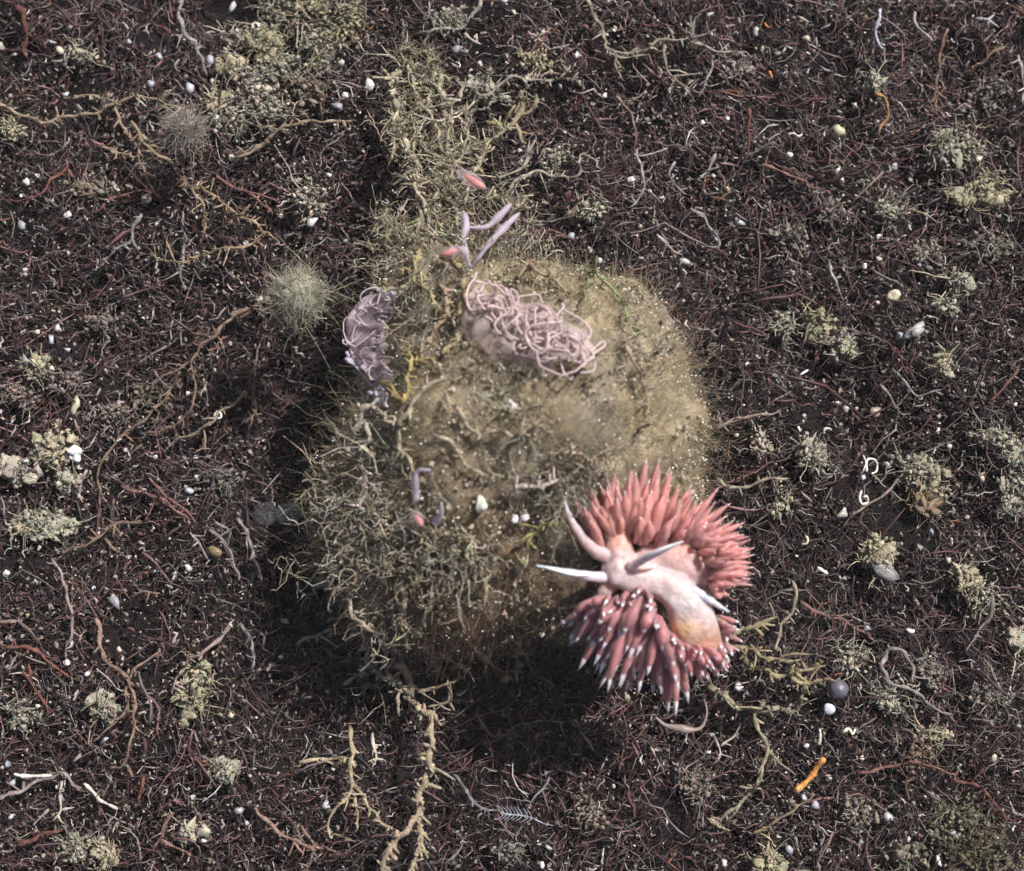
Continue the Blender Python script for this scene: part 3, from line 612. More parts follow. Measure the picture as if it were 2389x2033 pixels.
# ================================================================== the tall tan growth above the mound
colm = root_of(hit(930, 560, .1), "hydroid_column")
tag(colm, "tall shaggy olive-tan growth rising from the mound towards the top edge", "hydroid")
strands = [([(330, 400), (310, 560), (330, 700), (370, 860), (440, 1010), (450, 1180), (470, 1340), (480, 1500)], 7.2), ([(600, 440), (600, 620), (620, 780), (625, 900), (610, 1060)], 7.0),
           ([(560, 450), (520, 640), (450, 800), (430, 960), (480, 1180)], 4.6), ([(400, 390), (430, 560), (540, 720), (600, 900), (620, 1100), (640, 1300), (650, 1450)], 5.0),
           ([(250, 400), (290, 560), (310, 720), (310, 960)], 4.4), ([(330, 380), (450, 400), (560, 420), (640, 500)], 5.0), ([(500, 600), (400, 700), (330, 800)], 3.6),
           ([(480, 860), (560, 960), (600, 1060), (560, 1180), (600, 1330)], 4.0), ([(240, 1330), (330, 1380), (420, 1440), (470, 1480)], 4.6), ([(270, 1250), (240, 1330), (280, 1450)], 4.2),
           ([(700, 1180), (690, 1300), (680, 1420), (690, 1500)], 5.6), ([(620, 1060), (680, 1160), (760, 1230)], 4.6), ([(640, 960), (760, 900), (880, 830)], 4.2), ([(420, 560), (470, 500), (540, 470)], 3.6), ([(480, 1180), (500, 1330), (520, 1500), (600, 1640), (640, 1760)], 6.), ([(650, 1300), (660, 1450), (640, 1600), (700, 1740), (720, 1900)], 6.), ([(470, 1340), (420, 1480), (400, 1600), (440, 1720)], 5.), ([(760, 1100), (740, 1250), (760, 1400), (820, 1560), (900, 1680)], 5.), ([(560, 1000), (580, 1200), (560, 1400), (580, 1600)], 5.), ([(330, 330), (360, 280), (430, 300)], 4.), ([(700, 1160), (800, 1020), (880, 880), (1000, 760)], 5.), ([(640, 1100), (700, 960), (760, 800), (740, 640)], 4.2), ([(800, 1240), (930, 1180), (1060, 1260), (1120, 1180)], 4.2), ([(620, 900), (660, 760), (640, 620)], 4.), ([(430, 330), (500, 300), (560, 350)], 4.)]
fz = []
for l, rp in strands:
    px = z1('tc', l); n = len(px)
    zz = [.35 + .9*max(0, min(1, (py-140)/430)) + max(0, py-570)*.003 for _, py in px]
    P = spline([at(x, y, z + rng.normal(0, .05)) for (x, y), z in zip(px, zz)], .045)
    build("stem", stem_parts(P, rp/199.*1.0, (.42, .37, .27), 26, .08), M_TWIG, colm)
    NH = 80
    k = rng.integers(0, len(P), NH)
    nn = rng.normal(size=(NH, 3)); nn /= np.linalg.norm(nn, axis=1)[:, None]
    fz.append(hairs(P[k] + nn*.02, nn, rng.uniform(.05, .15, NH), rng.uniform(.003, .006, NH), jitc((.44, .39, .27), NH, .25), K=4))
o = build("fuzz", fz, M_FUZZ, colm); o["kind"] = "stuff"
ce = [(at(*z1('tc', [(x, y)])[0], z), np.array([0, -.1, 1])) for x, y, z in [(380, 420, .4), (520, 430, .4), (340, 600, .5), (480, 640, .55), (380, 800, .65), (540, 780, .65), (430, 920, .8), (330, 930, .6), (300, 1300, .8), (380, 1400, .8), (560, 1000, .9), (700, 1180, 1.0), (860, 1180, .9), (1080, 1250, .8), (440, 1150, 1.0), (600, 1250, 1.1), (480, 1500, 1.2), (640, 1500, 1.25), (560, 1640, 1.3), (420, 1600, 1.2), (760, 1420, 1.2), (900, 1560, 1.3), (740, 1650, 1.4)]]
o = build("branchlets", bush(ce, 13, .13, .13, .009, [(.46, .41, .30), (.52, .48, .37), (.37, .32, .21)], 2), M_TWIG, colm); o["kind"] = "stuff"

# ================================================================== fuzzy balls
def fuzzy_ball(px, py, z, r_px, col, hair_len, n, label):
    c = at(px, py, z); r = r_px/199.*.95
    e = root_of((c[0], c[1], float(gz(c[0], c[1]))), "fuzzy_ball"); tag(e, label, "fuzzy ball")
    v, f = ico(4); V = c + v*r*1.12*(1 + .16*noise(v, 2.2, 3) + .05*noise(v, 9., 6))[:, None]*[1, 1, .8]
    build("heart", [(V, [f], jitc(col, len(V), .05))], M_BALL, e)
    V2 = c + v*r*.7*(1 + .1*noise(v, 4, 5))[:, None]*[1, 1, .8]
    build("inner_heart", [(V2, [f], jitc(np.array(col)*.8, len(V2), .08))], M_FUZZ, e)
    d = rng.normal(size=(n, 3)); d /= np.linalg.norm(d, axis=1)[:, None]
    h1 = hairs(c + d*r*.8, d, r*.2 + hair_len*rng.uniform(.15, 1., n)**2, rng.uniform(.0018, .0036, n), jitc(np.array(col)*1.05, n, .15), K=5, bend=.6, spread=.45)
    d2 = rng.normal(size=(1500, 3)); d2 /= np.linalg.norm(d2, axis=1)[:, None]
    h2 = hairs(c + d2*[1, 1, .8]*r*rng.uniform(.8, 1.25, (1500, 1))*(1 + .16*noise(d2, 2.2, 3))[:, None], d2*.4, rng.uniform(.03, .10, 1500), rng.uniform(.003, .006, 1500), jitc(np.array(col)*1.05, 1500, .12), K=3, bend=1., spread=1.)
    o = build("hairs", [h1, h2], M_FUZZ, e); o["kind"] = "stuff"
    b = bush([(c - [0, 0, .1], np.array([0, 0, .3]))], 46, r*.75, .2, .0075, [(.36, .33, .23), (.31, .29, .2)], 2)
    o = build("branchlets", b, M_TWIG, e); o["kind"] = "stuff"
    P = spline([c - [0, 0, r*.6], c + [.08, .04, -z*.5], [c[0]+.05, c[1]+.1, float(gz(c[0], c[1]))-.05]], .05)
    build("stalk", stem_parts(P, .03, np.array(col)*.7, 8, .08), M_TWIG, e)
fuzzy_ball(692, 688, 1.25, 44, (.56, .54, .43), .20, 260, "pale greenish fuzzy ball beside the mound, the larger of two")
fuzzy_ball(428, 303, .85, 27, (.50, .44, .40), .18, 150, "small grey fuzzy ball in the twigs, the smaller of two")

# ================================================================== tan crust clumps on the seabed
def clump(px, py, rx, ry, col, kind='lump', n=None, desc="tan crust clump"):
    s = 1/199.*1.15; rx, ry = rx*s, ry*s
    q = hit(px, py, .06); org = q.copy(); org[2] = float(gz(q[0], q[1]))
    n = n or int(30 + 260*rx*ry*2)
    a = rng.uniform(0, 6.28, n); rr = np.sqrt(rng.uniform(0, 1, n))*.9
    wob = 1 + .35*np.sin(a*2+rng.uniform(0, 6)) + .25*np.sin(a*5+rng.uniform(0, 6))
    P = np.stack([q[0] + np.cos(a)*rr*rx*wob, q[1] + np.sin(a)*rr*ry*wob, np.zeros(n)], 1)
    P[:, 2] = gz(P[:, 0], P[:, 1]) + .11 + .07*(1-rr) + rng.normal(0, .025, n)
    if kind == 'lump':
        k = noise(P, 6., int(px) % 17) > -.55; P, rr = P[k], rr[k]; n = len(P)
        sz = rng.uniform(.018, .055, (n, 1))*np.array([[1.2, .8, .45]])*np.exp(rng.normal(0, .4, (n, 3)))
        parts = [blobs(P, sz, jitc(col, n, .14), 2, .24)]
    else:
        sz = rng.uniform(.014, .034, (n, 1))*np.exp(rng.normal(0, .25, (n, 3)))
        parts = [blobs(P, sz, jitc(col, n, .16), 1, .25)]
    v, f = ico(4); th = np.arctan2(v[:, 1], v[:, 0])
    edge_ = 1 + .22*np.sin(th*2+px) + .16*np.sin(th*5+py) + .28*noise(v, 5., int(px) % 13) + .16*noise(v, 12., int(py) % 13)
    fk = .82 if kind == 'lump' else .7
    B = np.stack([q[0] + v[:, 0]*rx*fk*edge_, q[1] + v[:, 1]*ry*fk*edge_, np.zeros(len(v))], 1)
    B[:, 2] = gz(B[:, 0], B[:, 1]) + .10 + v[:, 2]*.04 + .03*noise(B, 9., 4) + .02*noise(B, 22., 7) - (0 if kind == 'lump' else .05)
    parts.append((B, [f], jitc(np.array(col)*(.95 if kind == 'lump' else .5), len(B), .06)))
    b = bush([(np.array([q[0], q[1], org[2]+.12]), np.array([0, 0, .25]))], int(n*.5)+10, .5*(rx+ry)*.5, .10, .011, [col, tuple(np.array(col)*1.15), tuple(np.array(col)*.75)], 2)
    o = build("crust_clump", parts + b, M_CRUST, org=org)
    vague(o, desc, "crust clump", (px, py), "crust clumps on the seabed")
CT, CP, CO, CG = (.40, .355, .25), (.43, .385, .31), (.35, .32, .215), (.36, .34, .265)
for zm, L in {'tl': [(1620, 290, 85, 110, CO, 'lump'), (1390, 425, 75, 45, CT, 'lump'), (1340, 620, 55, 60, CT, 'lump'), (1560, 560, 130, 120, CP, 'crumb'), (1860, 90, 150, 110, CO, 'crumb'), (1870, 1210, 95, 70, CP, 'crumb'), (1450, 250, 80, 60, CP, 'crumb'), (1400, 760, 90, 50, CG, 'crumb'), (470, 340, 60, 45, CG, 'crumb'), (1700, 420, 110, 90, CG, 'crumb'), (1930, 330, 90, 120, CG, 'crumb'), (1640, 690, 110, 70, CG, 'crumb'), (1980, 250, 70, 90, CO, 'crumb'), (1680, 60, 80, 70, CG, 'crumb'), (1880, 560, 80, 90, (.27, .22, .17), 'crumb'), (80, 800, 60, 40, CT, 'crumb'), (560, 1150, 90, 40, (.27, .22, .17), 'crumb')],
              'ml': [(330, 960, 100, 115, CT, 'lump'), (90, 1080, 90, 75, CP, 'lump'), (235, 465, 40, 65, CO, 'lump'), (200, 1390, 110, 60, CG, 'crumb'), (330, 1420, 120, 60, CG, 'lump'), (420, 1150, 60, 45, CG, 'lump'), (150, 1440, 60, 30, CT, 'crumb'), (120, 640, 90, 60, (.25, .2, .17), 'crumb'), (700, 760, 80, 60, (.24, .2, .17), 'crumb'), (650, 200, 100, 50, (.23, .19, .17), 'crumb'), (420, 560, 80, 50, (.23, .19, .17), 'crumb'), (870, 620, 70, 80, (.19, .16, .13), 'crumb'), (1330, 1140, 110, 70, (.19, .17, .15), 'crumb')],
              'bl': [(1170, 690, 85, 120, CO, 'lump'), (1210, 610, 70, 70, CT, 'crumb'), (640, 770, 55, 80, CG, 'lump'), (1360, 1140, 45, 55, CG, 'lump'), (640, 1650, 50, 60, CT, 'lump'), (450, 1620, 90, 60, CG, 'crumb'), (150, 830, 80, 60, CG, 'crumb'), (1180, 1520, 60, 45, CP, 'lump')],
              'tc': [(60, 120, 60, 130, CO, 'crumb'), (640, 130, 80, 80, CG, 'crumb'), (850, 560, 110, 60, CG, 'lump'), (1150, 390, 90, 60, CT, 'crumb'), (1280, 960, 70, 70, CG, 'crumb'), (1480, 1280, 70, 60, CG, 'crumb')],
              'tr': [(1580, 920, 75, 75, CG, 'lump'), (1700, 880, 100, 90, CG, 'crumb'), (1780, 1190, 150, 75, CO, 'lump'), (1850, 1120, 60, 55, CO, 'crumb'), (1160, 515, 42, 36, CG, 'lump'), (1240, 1270, 60, 60, CG, 'crumb'), (1850, 1480, 110, 80, (.27, .24, .2), 'crumb'), (1480, 1560, 100, 70, (.27, .24, .2), 'crumb'), (640, 1420, 90, 60, (.25, .22, .19), 'crumb'), (330, 420, 80, 60, (.25, .22, .19), 'crumb'), (1860, 560, 110, 80, (.26, .23, .2), 'crumb'), (900, 1290, 90, 60, (.24, .2, .18), 'crumb'), (1690, 1720, 60, 40, CG, 'lump')],
              'mr': [(820, 195, 62, 85, CO, 'lump'), (970, 320, 75, 70, CG, 'lump'), (610, 220, 60, 70, CG, 'crumb'), (790, 990, 75, 60, CG, 'lump'), (1430, 1090, 140, 80, CG, 'crumb'), (1480, 1150, 80, 90, CO, 'lump'), (1900, 900, 120, 60, CG, 'crumb'), (2000, 1000, 70, 70, CG, 'lump'), (2040, 1175, 60, 60, CG, 'lump'), (1970, 1290, 60, 55, CG, 'lump'), (1180, 1590, 85, 90, CT, 'lump'), (1470, 1270, 60, 80, (.22, .165, .11), 'lump'), (1720, 1730, 80, 55, CT, 'lump'), (1580, 450, 36, 45, CT, 'lump'), (1590, 110, 70, 40, CG, 'crumb'), (600, 1310, 70, 50, CG, 'crumb'), (470, 930, 60, 50, CP, 'crumb')],
              'bc': [(1750, 1150, 80, 60, (.25, .2, .16), 'crumb'), (1250, 1380, 90, 50, (.22, .2, .17), 'crumb')],
              'br': [(1130, 430, 90, 60, CG, 'crumb'), (1330, 640, 60, 60, CG, 'crumb'), (1180, 1250, 100, 60, (.25, .22, .18), 'crumb'), (1560, 500, 90, 70, (.25, .22, .18), 'crumb'), (1870, 620, 100, 70, (.25, .22, .18), 'crumb'), (300, 1100, 90, 60, (.24, .2, .17), 'crumb'), (1420, 1480, 90, 60, (.26, .23, .18), 'crumb'), (1700, 1290, 150, 80, (.19, .18, .12), 'crumb'), (1780, 1440, 190, 110, (.13, .115, .07), 'crumb'), (1580, 830, 70, 45, CT, 'crumb'), (700, 1510, 60, 55, CO, 'lump'), (1490, 930, 60, 90, (.22, .16, .12), 'crumb'), (1850, 110, 80, 60, CG, 'crumb'), (2040, 320, 50, 50, CP, 'lump')]}.items():
    for x, y, rx, ry, c, kd in L:
        (px, py), = z1(zm, [(x, y)]); sc = ZM[zm][2]
        k_ = 1.22 if zm == 'tl' else 1.08
        clump(px, py, rx*sc*k_, ry*sc*k_, c, kd, desc=("lumpy tan crust clump" if kd == 'lump' else "loose crumbly tan patch"))

# ================================================================== pebbles, grains and shell bits one can pick out
def grain(px, py, r_px, col, desc, cat="grain", flat=.75, asp=1., lift=.13, sub=2, jit=.2, name="shell_grain", label=None, rot=None, m=None, group="pale grains on the seabed"):
    q = hit(px, py, lift); r = r_px/199.*.95
    v, f = ico(sub); V = v*(1 + jit*2*noise(v + px, 2.2, int(py) % 9))[:, None]*[r*asp, r, r*flat]
    a = rng.uniform(0, 3.14) if rot is None else rot
    V = np.stack([V[:, 0]*math.cos(a) - V[:, 1]*math.sin(a), V[:, 0]*math.sin(a) + V[:, 1]*math.cos(a), V[:, 2]], 1)
    me = mesh_np(name, V, f, jitc(col, len(V), .05)); o = obj(name, me, m or M_GRAIN); o.location = q
    if label: tag(o, label, cat)
    else: vague(o, desc, cat, (px, py), group)
    return o
WHT, CRM, LIL, GRE = (.60, .58, .56), (.46, .41, .33), (.36, .36, .42), (.26, .265, .28)
for zm, L in {'tl': [(160, 1095, 24, WHT), (410, 1300, 21, WHT), (1880, 1345, 36, WHT), (1285, 490, 20, WHT), (360, 310, 30, CRM), (885, 1200, 32, (.42, .36, .3)), (1005, 460, 13, WHT), (150, 1630, 14, WHT), (1695, 1305, 17, CRM), (5, 290, 30, (.35, .33, .28)), (2065, 380, 22, CRM), (680, 818, 14, WHT), (1400, 955, 20, CRM), (1190, 1570, 12, WHT), (1990, 1060, 15, WHT)],
              'ml': [(350, 225, 26, WHT), (1135, 622, 16, WHT), (1480, 618, 18, WHT), (1182, 1005, 16, WHT), (40, 1705, 25, WHT), (1140, 1675, 19, WHT), (225, 245, 20, CRM), (1570, 50, 22, CRM), (980, 740, 9, WHT), (760, 960, 14, CRM), (940, 1005, 18, (.4, .38, .33)), (310, 465, 17, CRM), (1240, 757, 12, WHT), (1375, 980, 12, WHT), (860, 1580, 12, CRM), (1865, 1085, 14, WHT)],
              'bl': [(405, 500, 18, WHT), (230, 765, 17, WHT), (1395, 280, 23, CRM), (1695, 470, 15, WHT), (1725, 250, 22, (.42, .42, .38)), (525, 570, 15, WHT), (355, 1255, 15, WHT), (1165, 1315, 15, WHT), (65, 1430, 16, (.45, .45, .45)), (1230, 1575, 18, WHT), (910, 1480, 13, WHT), (720, 420, 18, CRM), (1395, 820, 18, CRM), (1010, 525, 10, WHT), (1490, 1470, 15, LIL), (965, 1570, 14, CRM)],
              'tc': [(440, 525, 16, WHT), (155, 520, 36, WHT), (1640, 185, 14, WHT), (1410, 335, 20, WHT), (1585, 580, 19, WHT), (1070, 910, 16, WHT), (1740, 1090, 24, WHT), (1035, 75, 15, CRM), (15, 580, 22, WHT), (560, 1115, 11, WHT), (1210, 195, 18, CRM), (1345, 640, 10, WHT), (1960, 945, 9, WHT), (1495, 1510, 16, CRM), (700, 570, 14, LIL)],
              'tr': [(125, 745, 17, WHT), (280, 716, 14, WHT), (655, 938, 24, WHT), (945, 1030, 14, WHT), (970, 1090, 17, WHT), (1110, 1610, 18, WHT), (1195, 1430, 17, WHT), (755, 235, 19, CRM), (455, 190, 24, (.4, .4, .39)), (255, 545, 12, WHT), (1335, 242, 10, WHT), (1195, 1565, 18, CRM), (200, 865, 10, WHT), (1050, 640, 20, CRM), (1800, 960, 24, CRM)],
              'mr': [(1650, 60, 18, WHT), (1550, 845, 20, WHT), (1975, 1165, 14, WHT), (2020, 685, 15, WHT), (1620, 940, 20, CRM), (1240, 755, 11, WHT), (1105, 1125, 17, WHT), (210, 1128, 9, WHT), (1190, 70, 16, CRM), (1615, 1625, 19, CRM), (1535, 1730, 10, WHT), (395, 440, 17, CRM), (1820, 1130, 18, CRM), (335, 870, 16, CRM), (1000, 710, 22, (.38, .36, .33)), (1125, 1175, 11, WHT), (1930, 1495, 12, CRM), (1250, 1050, 22, GRE)],
              'br': [(540, 577, 25, WHT), (905, 895, 18, WHT), (1610, 1512, 26, WHT), (1450, 1395, 14, WHT), (430, 1130, 12, CRM), (598, 1015, 10, WHT), (1662, 838, 16, (.5, .52, .55)), (1985, 980, 10, WHT), (1490, 850, 18, CRM), (1885, 225, 12, WHT), (240, 945, 9, WHT), (1580, 1130, 12, CRM), (460, 1525, 20, CRM), (1195, 1350, 13, CRM), (1910, 960, 18, CRM)],
              'bc': [(1465, 1465, 16, WHT), (1505, 1360, 18, (.4, .38, .34)), (1240, 340, 32, (.30, .25, .15)), (520, 515, 12, WHT), (1840, 880, 12, CRM), (290, 405, 9, WHT), (75, 405, 8, WHT), (1895, 990, 16, CRM)]}.items():
    for x, y, r, c in L:
        (px, py), = z1(zm, [(x, y)])
        rp = r*ZM[zm][2]*.88
        if rp < 4.6: continue
        grain(px, py, rp, c, ("small white grain" if c == WHT else "cream shell grain" if c == CRM else "greyish grain") if rp < 9 else ("white pebble" if c == WHT else "cream pebble" if c == CRM else "greyish pebble"), asp=random.uniform(1., 1.35), flat=random.uniform(.6, .9))
for zm, L in {'tl': [(1145, 540, 42), (1310, 715, 38), (1275, 365, 45), (960, 345, 30), (780, 250, 28), (915, 510, 30), (2035, 640, 38), (130, 1370, 36), (385, 380, 30), (1400, 50, 34), (460, 735, 17), (395, 570, 28)],
              'ml': [(305, 300, 34), (160, 420, 36), (1190, 1125, 26), (1145, 1200, 34), (410, 350, 22)], 'bl': [(700, 140, 36), (630, 970, 28), (40, 1120, 34), (1440, 1400, 38), (75, 1220, 28), (1970, 1370, 40)],
              'tc': [(685, 300, 36), (980, 10, 22), (1340, 800, 16), (1550, 1580, 24), (1380, 1425, 30)], 'tr': [(350, 1350, 34), (210, 1450, 22), (1290, 1010, 34), (20, 1580, 34), (170, 90, 26)],
              'mr': [(1320, 270, 36), (1510, 1460, 24), (785, 1085, 20)], 'br': [(945, 1210, 28), (1340, 1275, 32), (810, 1450, 34), (1195, 1410, 22), (1700, 1370, 30), (1225, 260, 30), (890, 1170, 22), (1700, 1270, 22)]}.items():
    for x, y, r in L:
        (px, py), = z1(zm, [(x, y)])
        c = [(.34, .35, .40), (.25, .255, .28), (.42, .42, .445)][int(x) % 3]
        grain(px, py, r*ZM[zm][2]*.78, c, "blue-grey stone chip", "stone chip", .6, random.uniform(1, 1.4), .14, 1, .3, "stone_chip", group="blue-grey chips on the seabed")
g = lambda zm, x, y: z1(zm, [(x, y)])[0]
def big(zm, x, y, r, col, label, cat, name, **k): grain(*g(zm, x, y), r, col, "", cat, label=label, name=name, **k)
big('ml', 455, 985, 18, (.78, .79, .82), "large clean white pebble beside a lumpy tan clump", "pebble", "white_pebble", sub=3, flat=.8, asp=1.1)
big('br', 1075, 590, 24, (.105, .105, .125), "round slate-grey pebble, darkest and largest of its kind", "pebble", "slate_pebble", sub=3, flat=.9, jit=.02, lift=.25)
big('br', 1025, 695, 14, (.56, .6, .68), "round pale blue-white pebble just below the round slate pebble", "pebble", "pale_pebble", sub=3, flat=.9, jit=.03, lift=.22)
big('tr', 955, 790, 15, (.43, .41, .25), "squarish yellow-tan chip lying in dark litter", "chip", "tan_chip", flat=.5, jit=.2, lift=.2)
big('mr', 1280, 30, 13, (.52, .47, .34), "cream ring-like shell bit near the upper right clumps", "shell", "cream_shell", lift=.2)
big('mr', 1420, 235, 13, (.34, .33, .31), "grey almond-shaped flake above the white square hook", "flake", "grey_flake", asp=2., flat=.4, rot=.6, lift=.2)
big('mr', 1230, 1700, 17, (.19, .18, .18), "dark grey oval flake beside a tan clump", "flake", "dark_flake", asp=1.9, flat=.35, rot=-.6, lift=.2)
big('mr', 1175, 730, 14, (.30, .24, .18), "round brown-tan disc between the mound and the white square hook", "disc", "tan_disc", flat=.35, lift=.2)
big('mr', 975, 1340, 10, (.38, .36, .33), "greyish teardrop seed below the white curled shell", "seed", "grey_seed", asp=1.5, rot=.9, lift=.2)
big('ml', 450, 700, 11, (.40, .37, .27), "tan leaf-shaped flake in the left litter", "flake", "tan_flake", asp=2., flat=.3, rot=1.2, lift=.2)
big('ml', 1300, 1575, 15, (.22, .16, .09), "round brown snail-like pebble among grey twigs", "pebble", "brown_pebble", lift=.2)
big('eg', 1285, 950, 12, (.62, .6, .53), "round cream bead on the mound below the coiled egg string", "bead", "cream_bead", sub=3, lift=.12)
big('bud2', 1240, 600, 13, (.56, .56, .48), "oval cream bead on the mound beside the dark red pit", "bead", "cream_bead", sub=3, lift=.12, asp=1.2, rot=1.4)
big('bud2', 935, 1245, 14, (.40, .36, .27), "flat tan disc on the lower mound", "disc", "tan_disc", flat=.35, lift=.14)
big('bud2', 1640, 790, 9, (.78, .75, .76), "white crumb on the mound, left of a pair", "crumb", "white_crumb", lift=.16, jit=.2)
big('bud2', 1735, 760, 9, (.80, .78, .78), "white crumb on the mound, right of a pair", "crumb", "white_crumb", lift=.16, jit=.2)
big('bud2', 1730, 1290, 11, (.52, .5, .54), "lilac-grey crumb near the tip of the white horn of the slug", "crumb", "lilac_crumb", lift=.16, jit=.2)
# curled and straight shell pieces
def curl(zm, pts, r, col, label, cat, name="shell_curl", lift=.22, m=None, sides=7, nub=0, taper=.8):
    P = spline(lay(z1(zm, pts), lift, .01), .02); org = P[0].copy()
    tag(build(name, stem_parts(P, r/199.*.95, col, nub, .05, taper, sides, .1), m or M_GRAIN, org=org), label, cat)
curl('mr', [(1120, 1090), (1125, 1020), (1170, 1018), (1185, 1040), (1180, 1090), (1150, 1105)], 3.3, (.60, .56, .50), "white square hook of shell in the right litter", "shell")
curl('mr', [(1090, 1205), (1080, 1250), (1095, 1285), (1130, 1275), (1125, 1240), (1100, 1245)], 3.4, (.60, .56, .48), "white curled shell just below the white square hook", "shell")
curl('mr', [(1100, 990), (1115, 1040), (1100, 1090)], 2., (.6, .55, .5), "thin white splinter touching the white square hook", "shell")
curl('mr', [(865, 860), (870, 830), (895, 828), (912, 840)], 3., (.5, .46, .4), "small cream crescent of shell right of the mound", "shell")
curl('mr', [(725, 1530), (760, 1525), (765, 1495), (750, 1480)], 3.4, (.62, .58, .46), "small cream hooked shell right of the slug", "shell")
curl('mr', [(720, 505), (745, 490), (770, 475)], 3.4, (.72, .70, .70), "short white rod lying above right of the mound", "shell")
curl('mr', [(705, 820), (720, 850)], 3.6, (.76, .74, .74), "short white tooth-like shell near the mound edge", "shell")
curl('mr', [(825, 1670), (860, 1690), (890, 1705)], 5., (.74, .74, .76), "white crumbly shell bit right of the slug", "shell")
curl('bl', [(85, 1175), (150, 1190), (230, 1185), (310, 1180)], 5., (.56, .53, .48), "white shell stick near the lower left corner", "shell")
curl('bl', [(510, 1230), (560, 1280), (600, 1330), (640, 1350), (715, 1390)], 4.4, (.48, .44, .37), "cream and white shell stick sloping down beside brown twigs", "shell")
curl('tl', [(1530, 175), (1530, 145), (1560, 145), (1565, 175), (1540, 185)], 3.6, (.66, .62, .52), "small white shell ring beside the olive clump", "shell ring")
curl('ml', [(1303, 765), (1303, 738), (1330, 735), (1335, 762), (1312, 772)], 3.6, (.74, .71, .66), "small white ring on the tip of a tan twig", "shell ring")
curl('tr', [(645, 815), (680, 805), (710, 825), (735, 810)], 3.2, (.6, .57, .48), "cream wavy splinter above a white grain", "shell")
curl('tr', [(530, 430), (545, 455), (550, 475)], 4., (.5, .19, .05), "small orange fleck in the upper right litter", "fleck", "orange_fleck", m=M_SCRAP)
curl('tr', [(505, 140), (520, 165), (550, 165)], 3.6, (.42, .15, .05), "small rusty fleck near the top edge", "fleck", "orange_fleck", m=M_SCRAP)
curl('br', [(1100, 820), (1130, 800), (1150, 830), (1165, 800)], 4.4, (.66, .64, .48), "cream crumbly shell below the round slate pebble", "shell")
curl('br', [(1440, 265), (1470, 280), (1485, 270)], 5., (.72, .70, .64), "small white double grain above the looped twig", "shell")
curl('br', [(975, 800), (980, 850), (970, 890)], 4., (.44, .41, .34), "pale tan rod below the pale blue-white pebble", "rod")
# the orange fragment
P = spline(lay(z1('br', [(850, 1130), (890, 1095), (930, 1050), (960, 1000), (1005, 960)]), .24, .005), .02)
of = root_of(P[0], "orange_fragment"); tag(of, "bright orange crumbly stick lying in the lower right litter", "fragment")
build("stick", stem_parts(P, 7.2/199., (.50, .215, .055), 10, .035, .8, 9, .12), M_SCRAP, of)
build("frayed_end", [blobs(P[:3] + [0, 0, .02], np.full((3, 3), .036), jitc((.52, .26, .10), 3), 2, .12)], M_SCRAP, of)

# white feathery frond
fr = root_of(lay(z1('bc', [(1220, 1155)]), .3)[0], "feather_frond"); tag(fr, "tiny white feathery frond in the shadow below the mound", "hydroid")
P = spline(lay(z1('bc', [(1210, 1150), (1300, 1160), (1400, 1185), (1510, 1230)]), .55, .0), .02)
build("stem", stem_parts(P, 1.9/199., (.45, .46, .52), 0), M_TWIG, fr)
for i in np.linspace(2, len(P)*.62, 8).astype(int):
    for s in (-1, 1):
        t = P[min(i+1, len(P)-1)] - P[i-1]; t /= np.linalg.norm(t); sd = np.array([-t[1], t[0], .15])*s
        Q = spline([P[i], P[i] + (sd*.9 - t*.55)*.04, P[i] + (sd - t*.9)*.08], .02)
        build("barb", [tubes(Q[None], np.linspace(.0075, .003, len(Q))[None], np.array([[.42, .43, .48]]), 4)], M_TWIG, fr)

# dim jelly discs in the shadow
for k, (x, y, r) in enumerate([(1610, 1345, 28), (1745, 1345, 30)]):
    px, py = g('ml', x, y); q = at(px, py, .55); v, f = ico(3)
    o = obj("jelly_disc", mesh_np("jelly_disc", v*[r/199., r/199., .06], f, jitc((.42, .46, .5), len(v), .05)), M_JELLY); o.location = q
    tag(o, ["dim clear jelly disc in the shadow left of the mound, left of two", "dim clear jelly disc in the shadow left of the mound, right of two"][k], "jelly")

# ================================================================== pink buds
def bud(px, py, lift, ang, length, width, label, tails=()):
    q = at(px, py, lift) if lift > .8 else hit(px, py, lift); e = root_of(q, "pink_bud"); tag(e, label, "bud")
    L_, W_2 = length/199.*.9, width/199.*.9
    t = np.linspace(0, 1, 14); a = np.array([math.cos(ang), math.sin(ang), .1])
    P = q + (t[:, None]-.5)*a*L_
    rad = W_2*np.sin(np.pi*np.clip(t*.94+.03, 0, 1))**.75
    build("sac", [tubes(P[None], rad[None], np.array([[.76, .64, .70]]), 12)], M_VEIL, e)
    P2 = q + (t[:, None]*.72-.24)*a*L_ + [0, 0, .012]
    build("red_streak", [tubes(P2[None], (rad*.52)[None], np.array([[.86, .30, .24]]), 10)], M_CORE, e)
    for j, tl in enumerate(tails):
        P3 = spline([at(x, y, l) if l > .8 else hit(x, y, l) for x, y, l in tl], .03); r = np.interp(np.linspace(0, 1, len(P3)), [0, .12, .35, 1], [.008, .034, .044, .012])*(1+.14*np.sin(np.arange(len(P3))*.9))
        build("tail", [tubes(P3[None], r[None], np.array([[.66, .57, .66]]), 8)], M_GEL, e)
bx = lambda x, y: g('bud', x, y)
bud(*bx(1000, 450), 1.35, R(-33), 88, 18, "pink bud with a red streak on the tall tan growth, topmost of three")
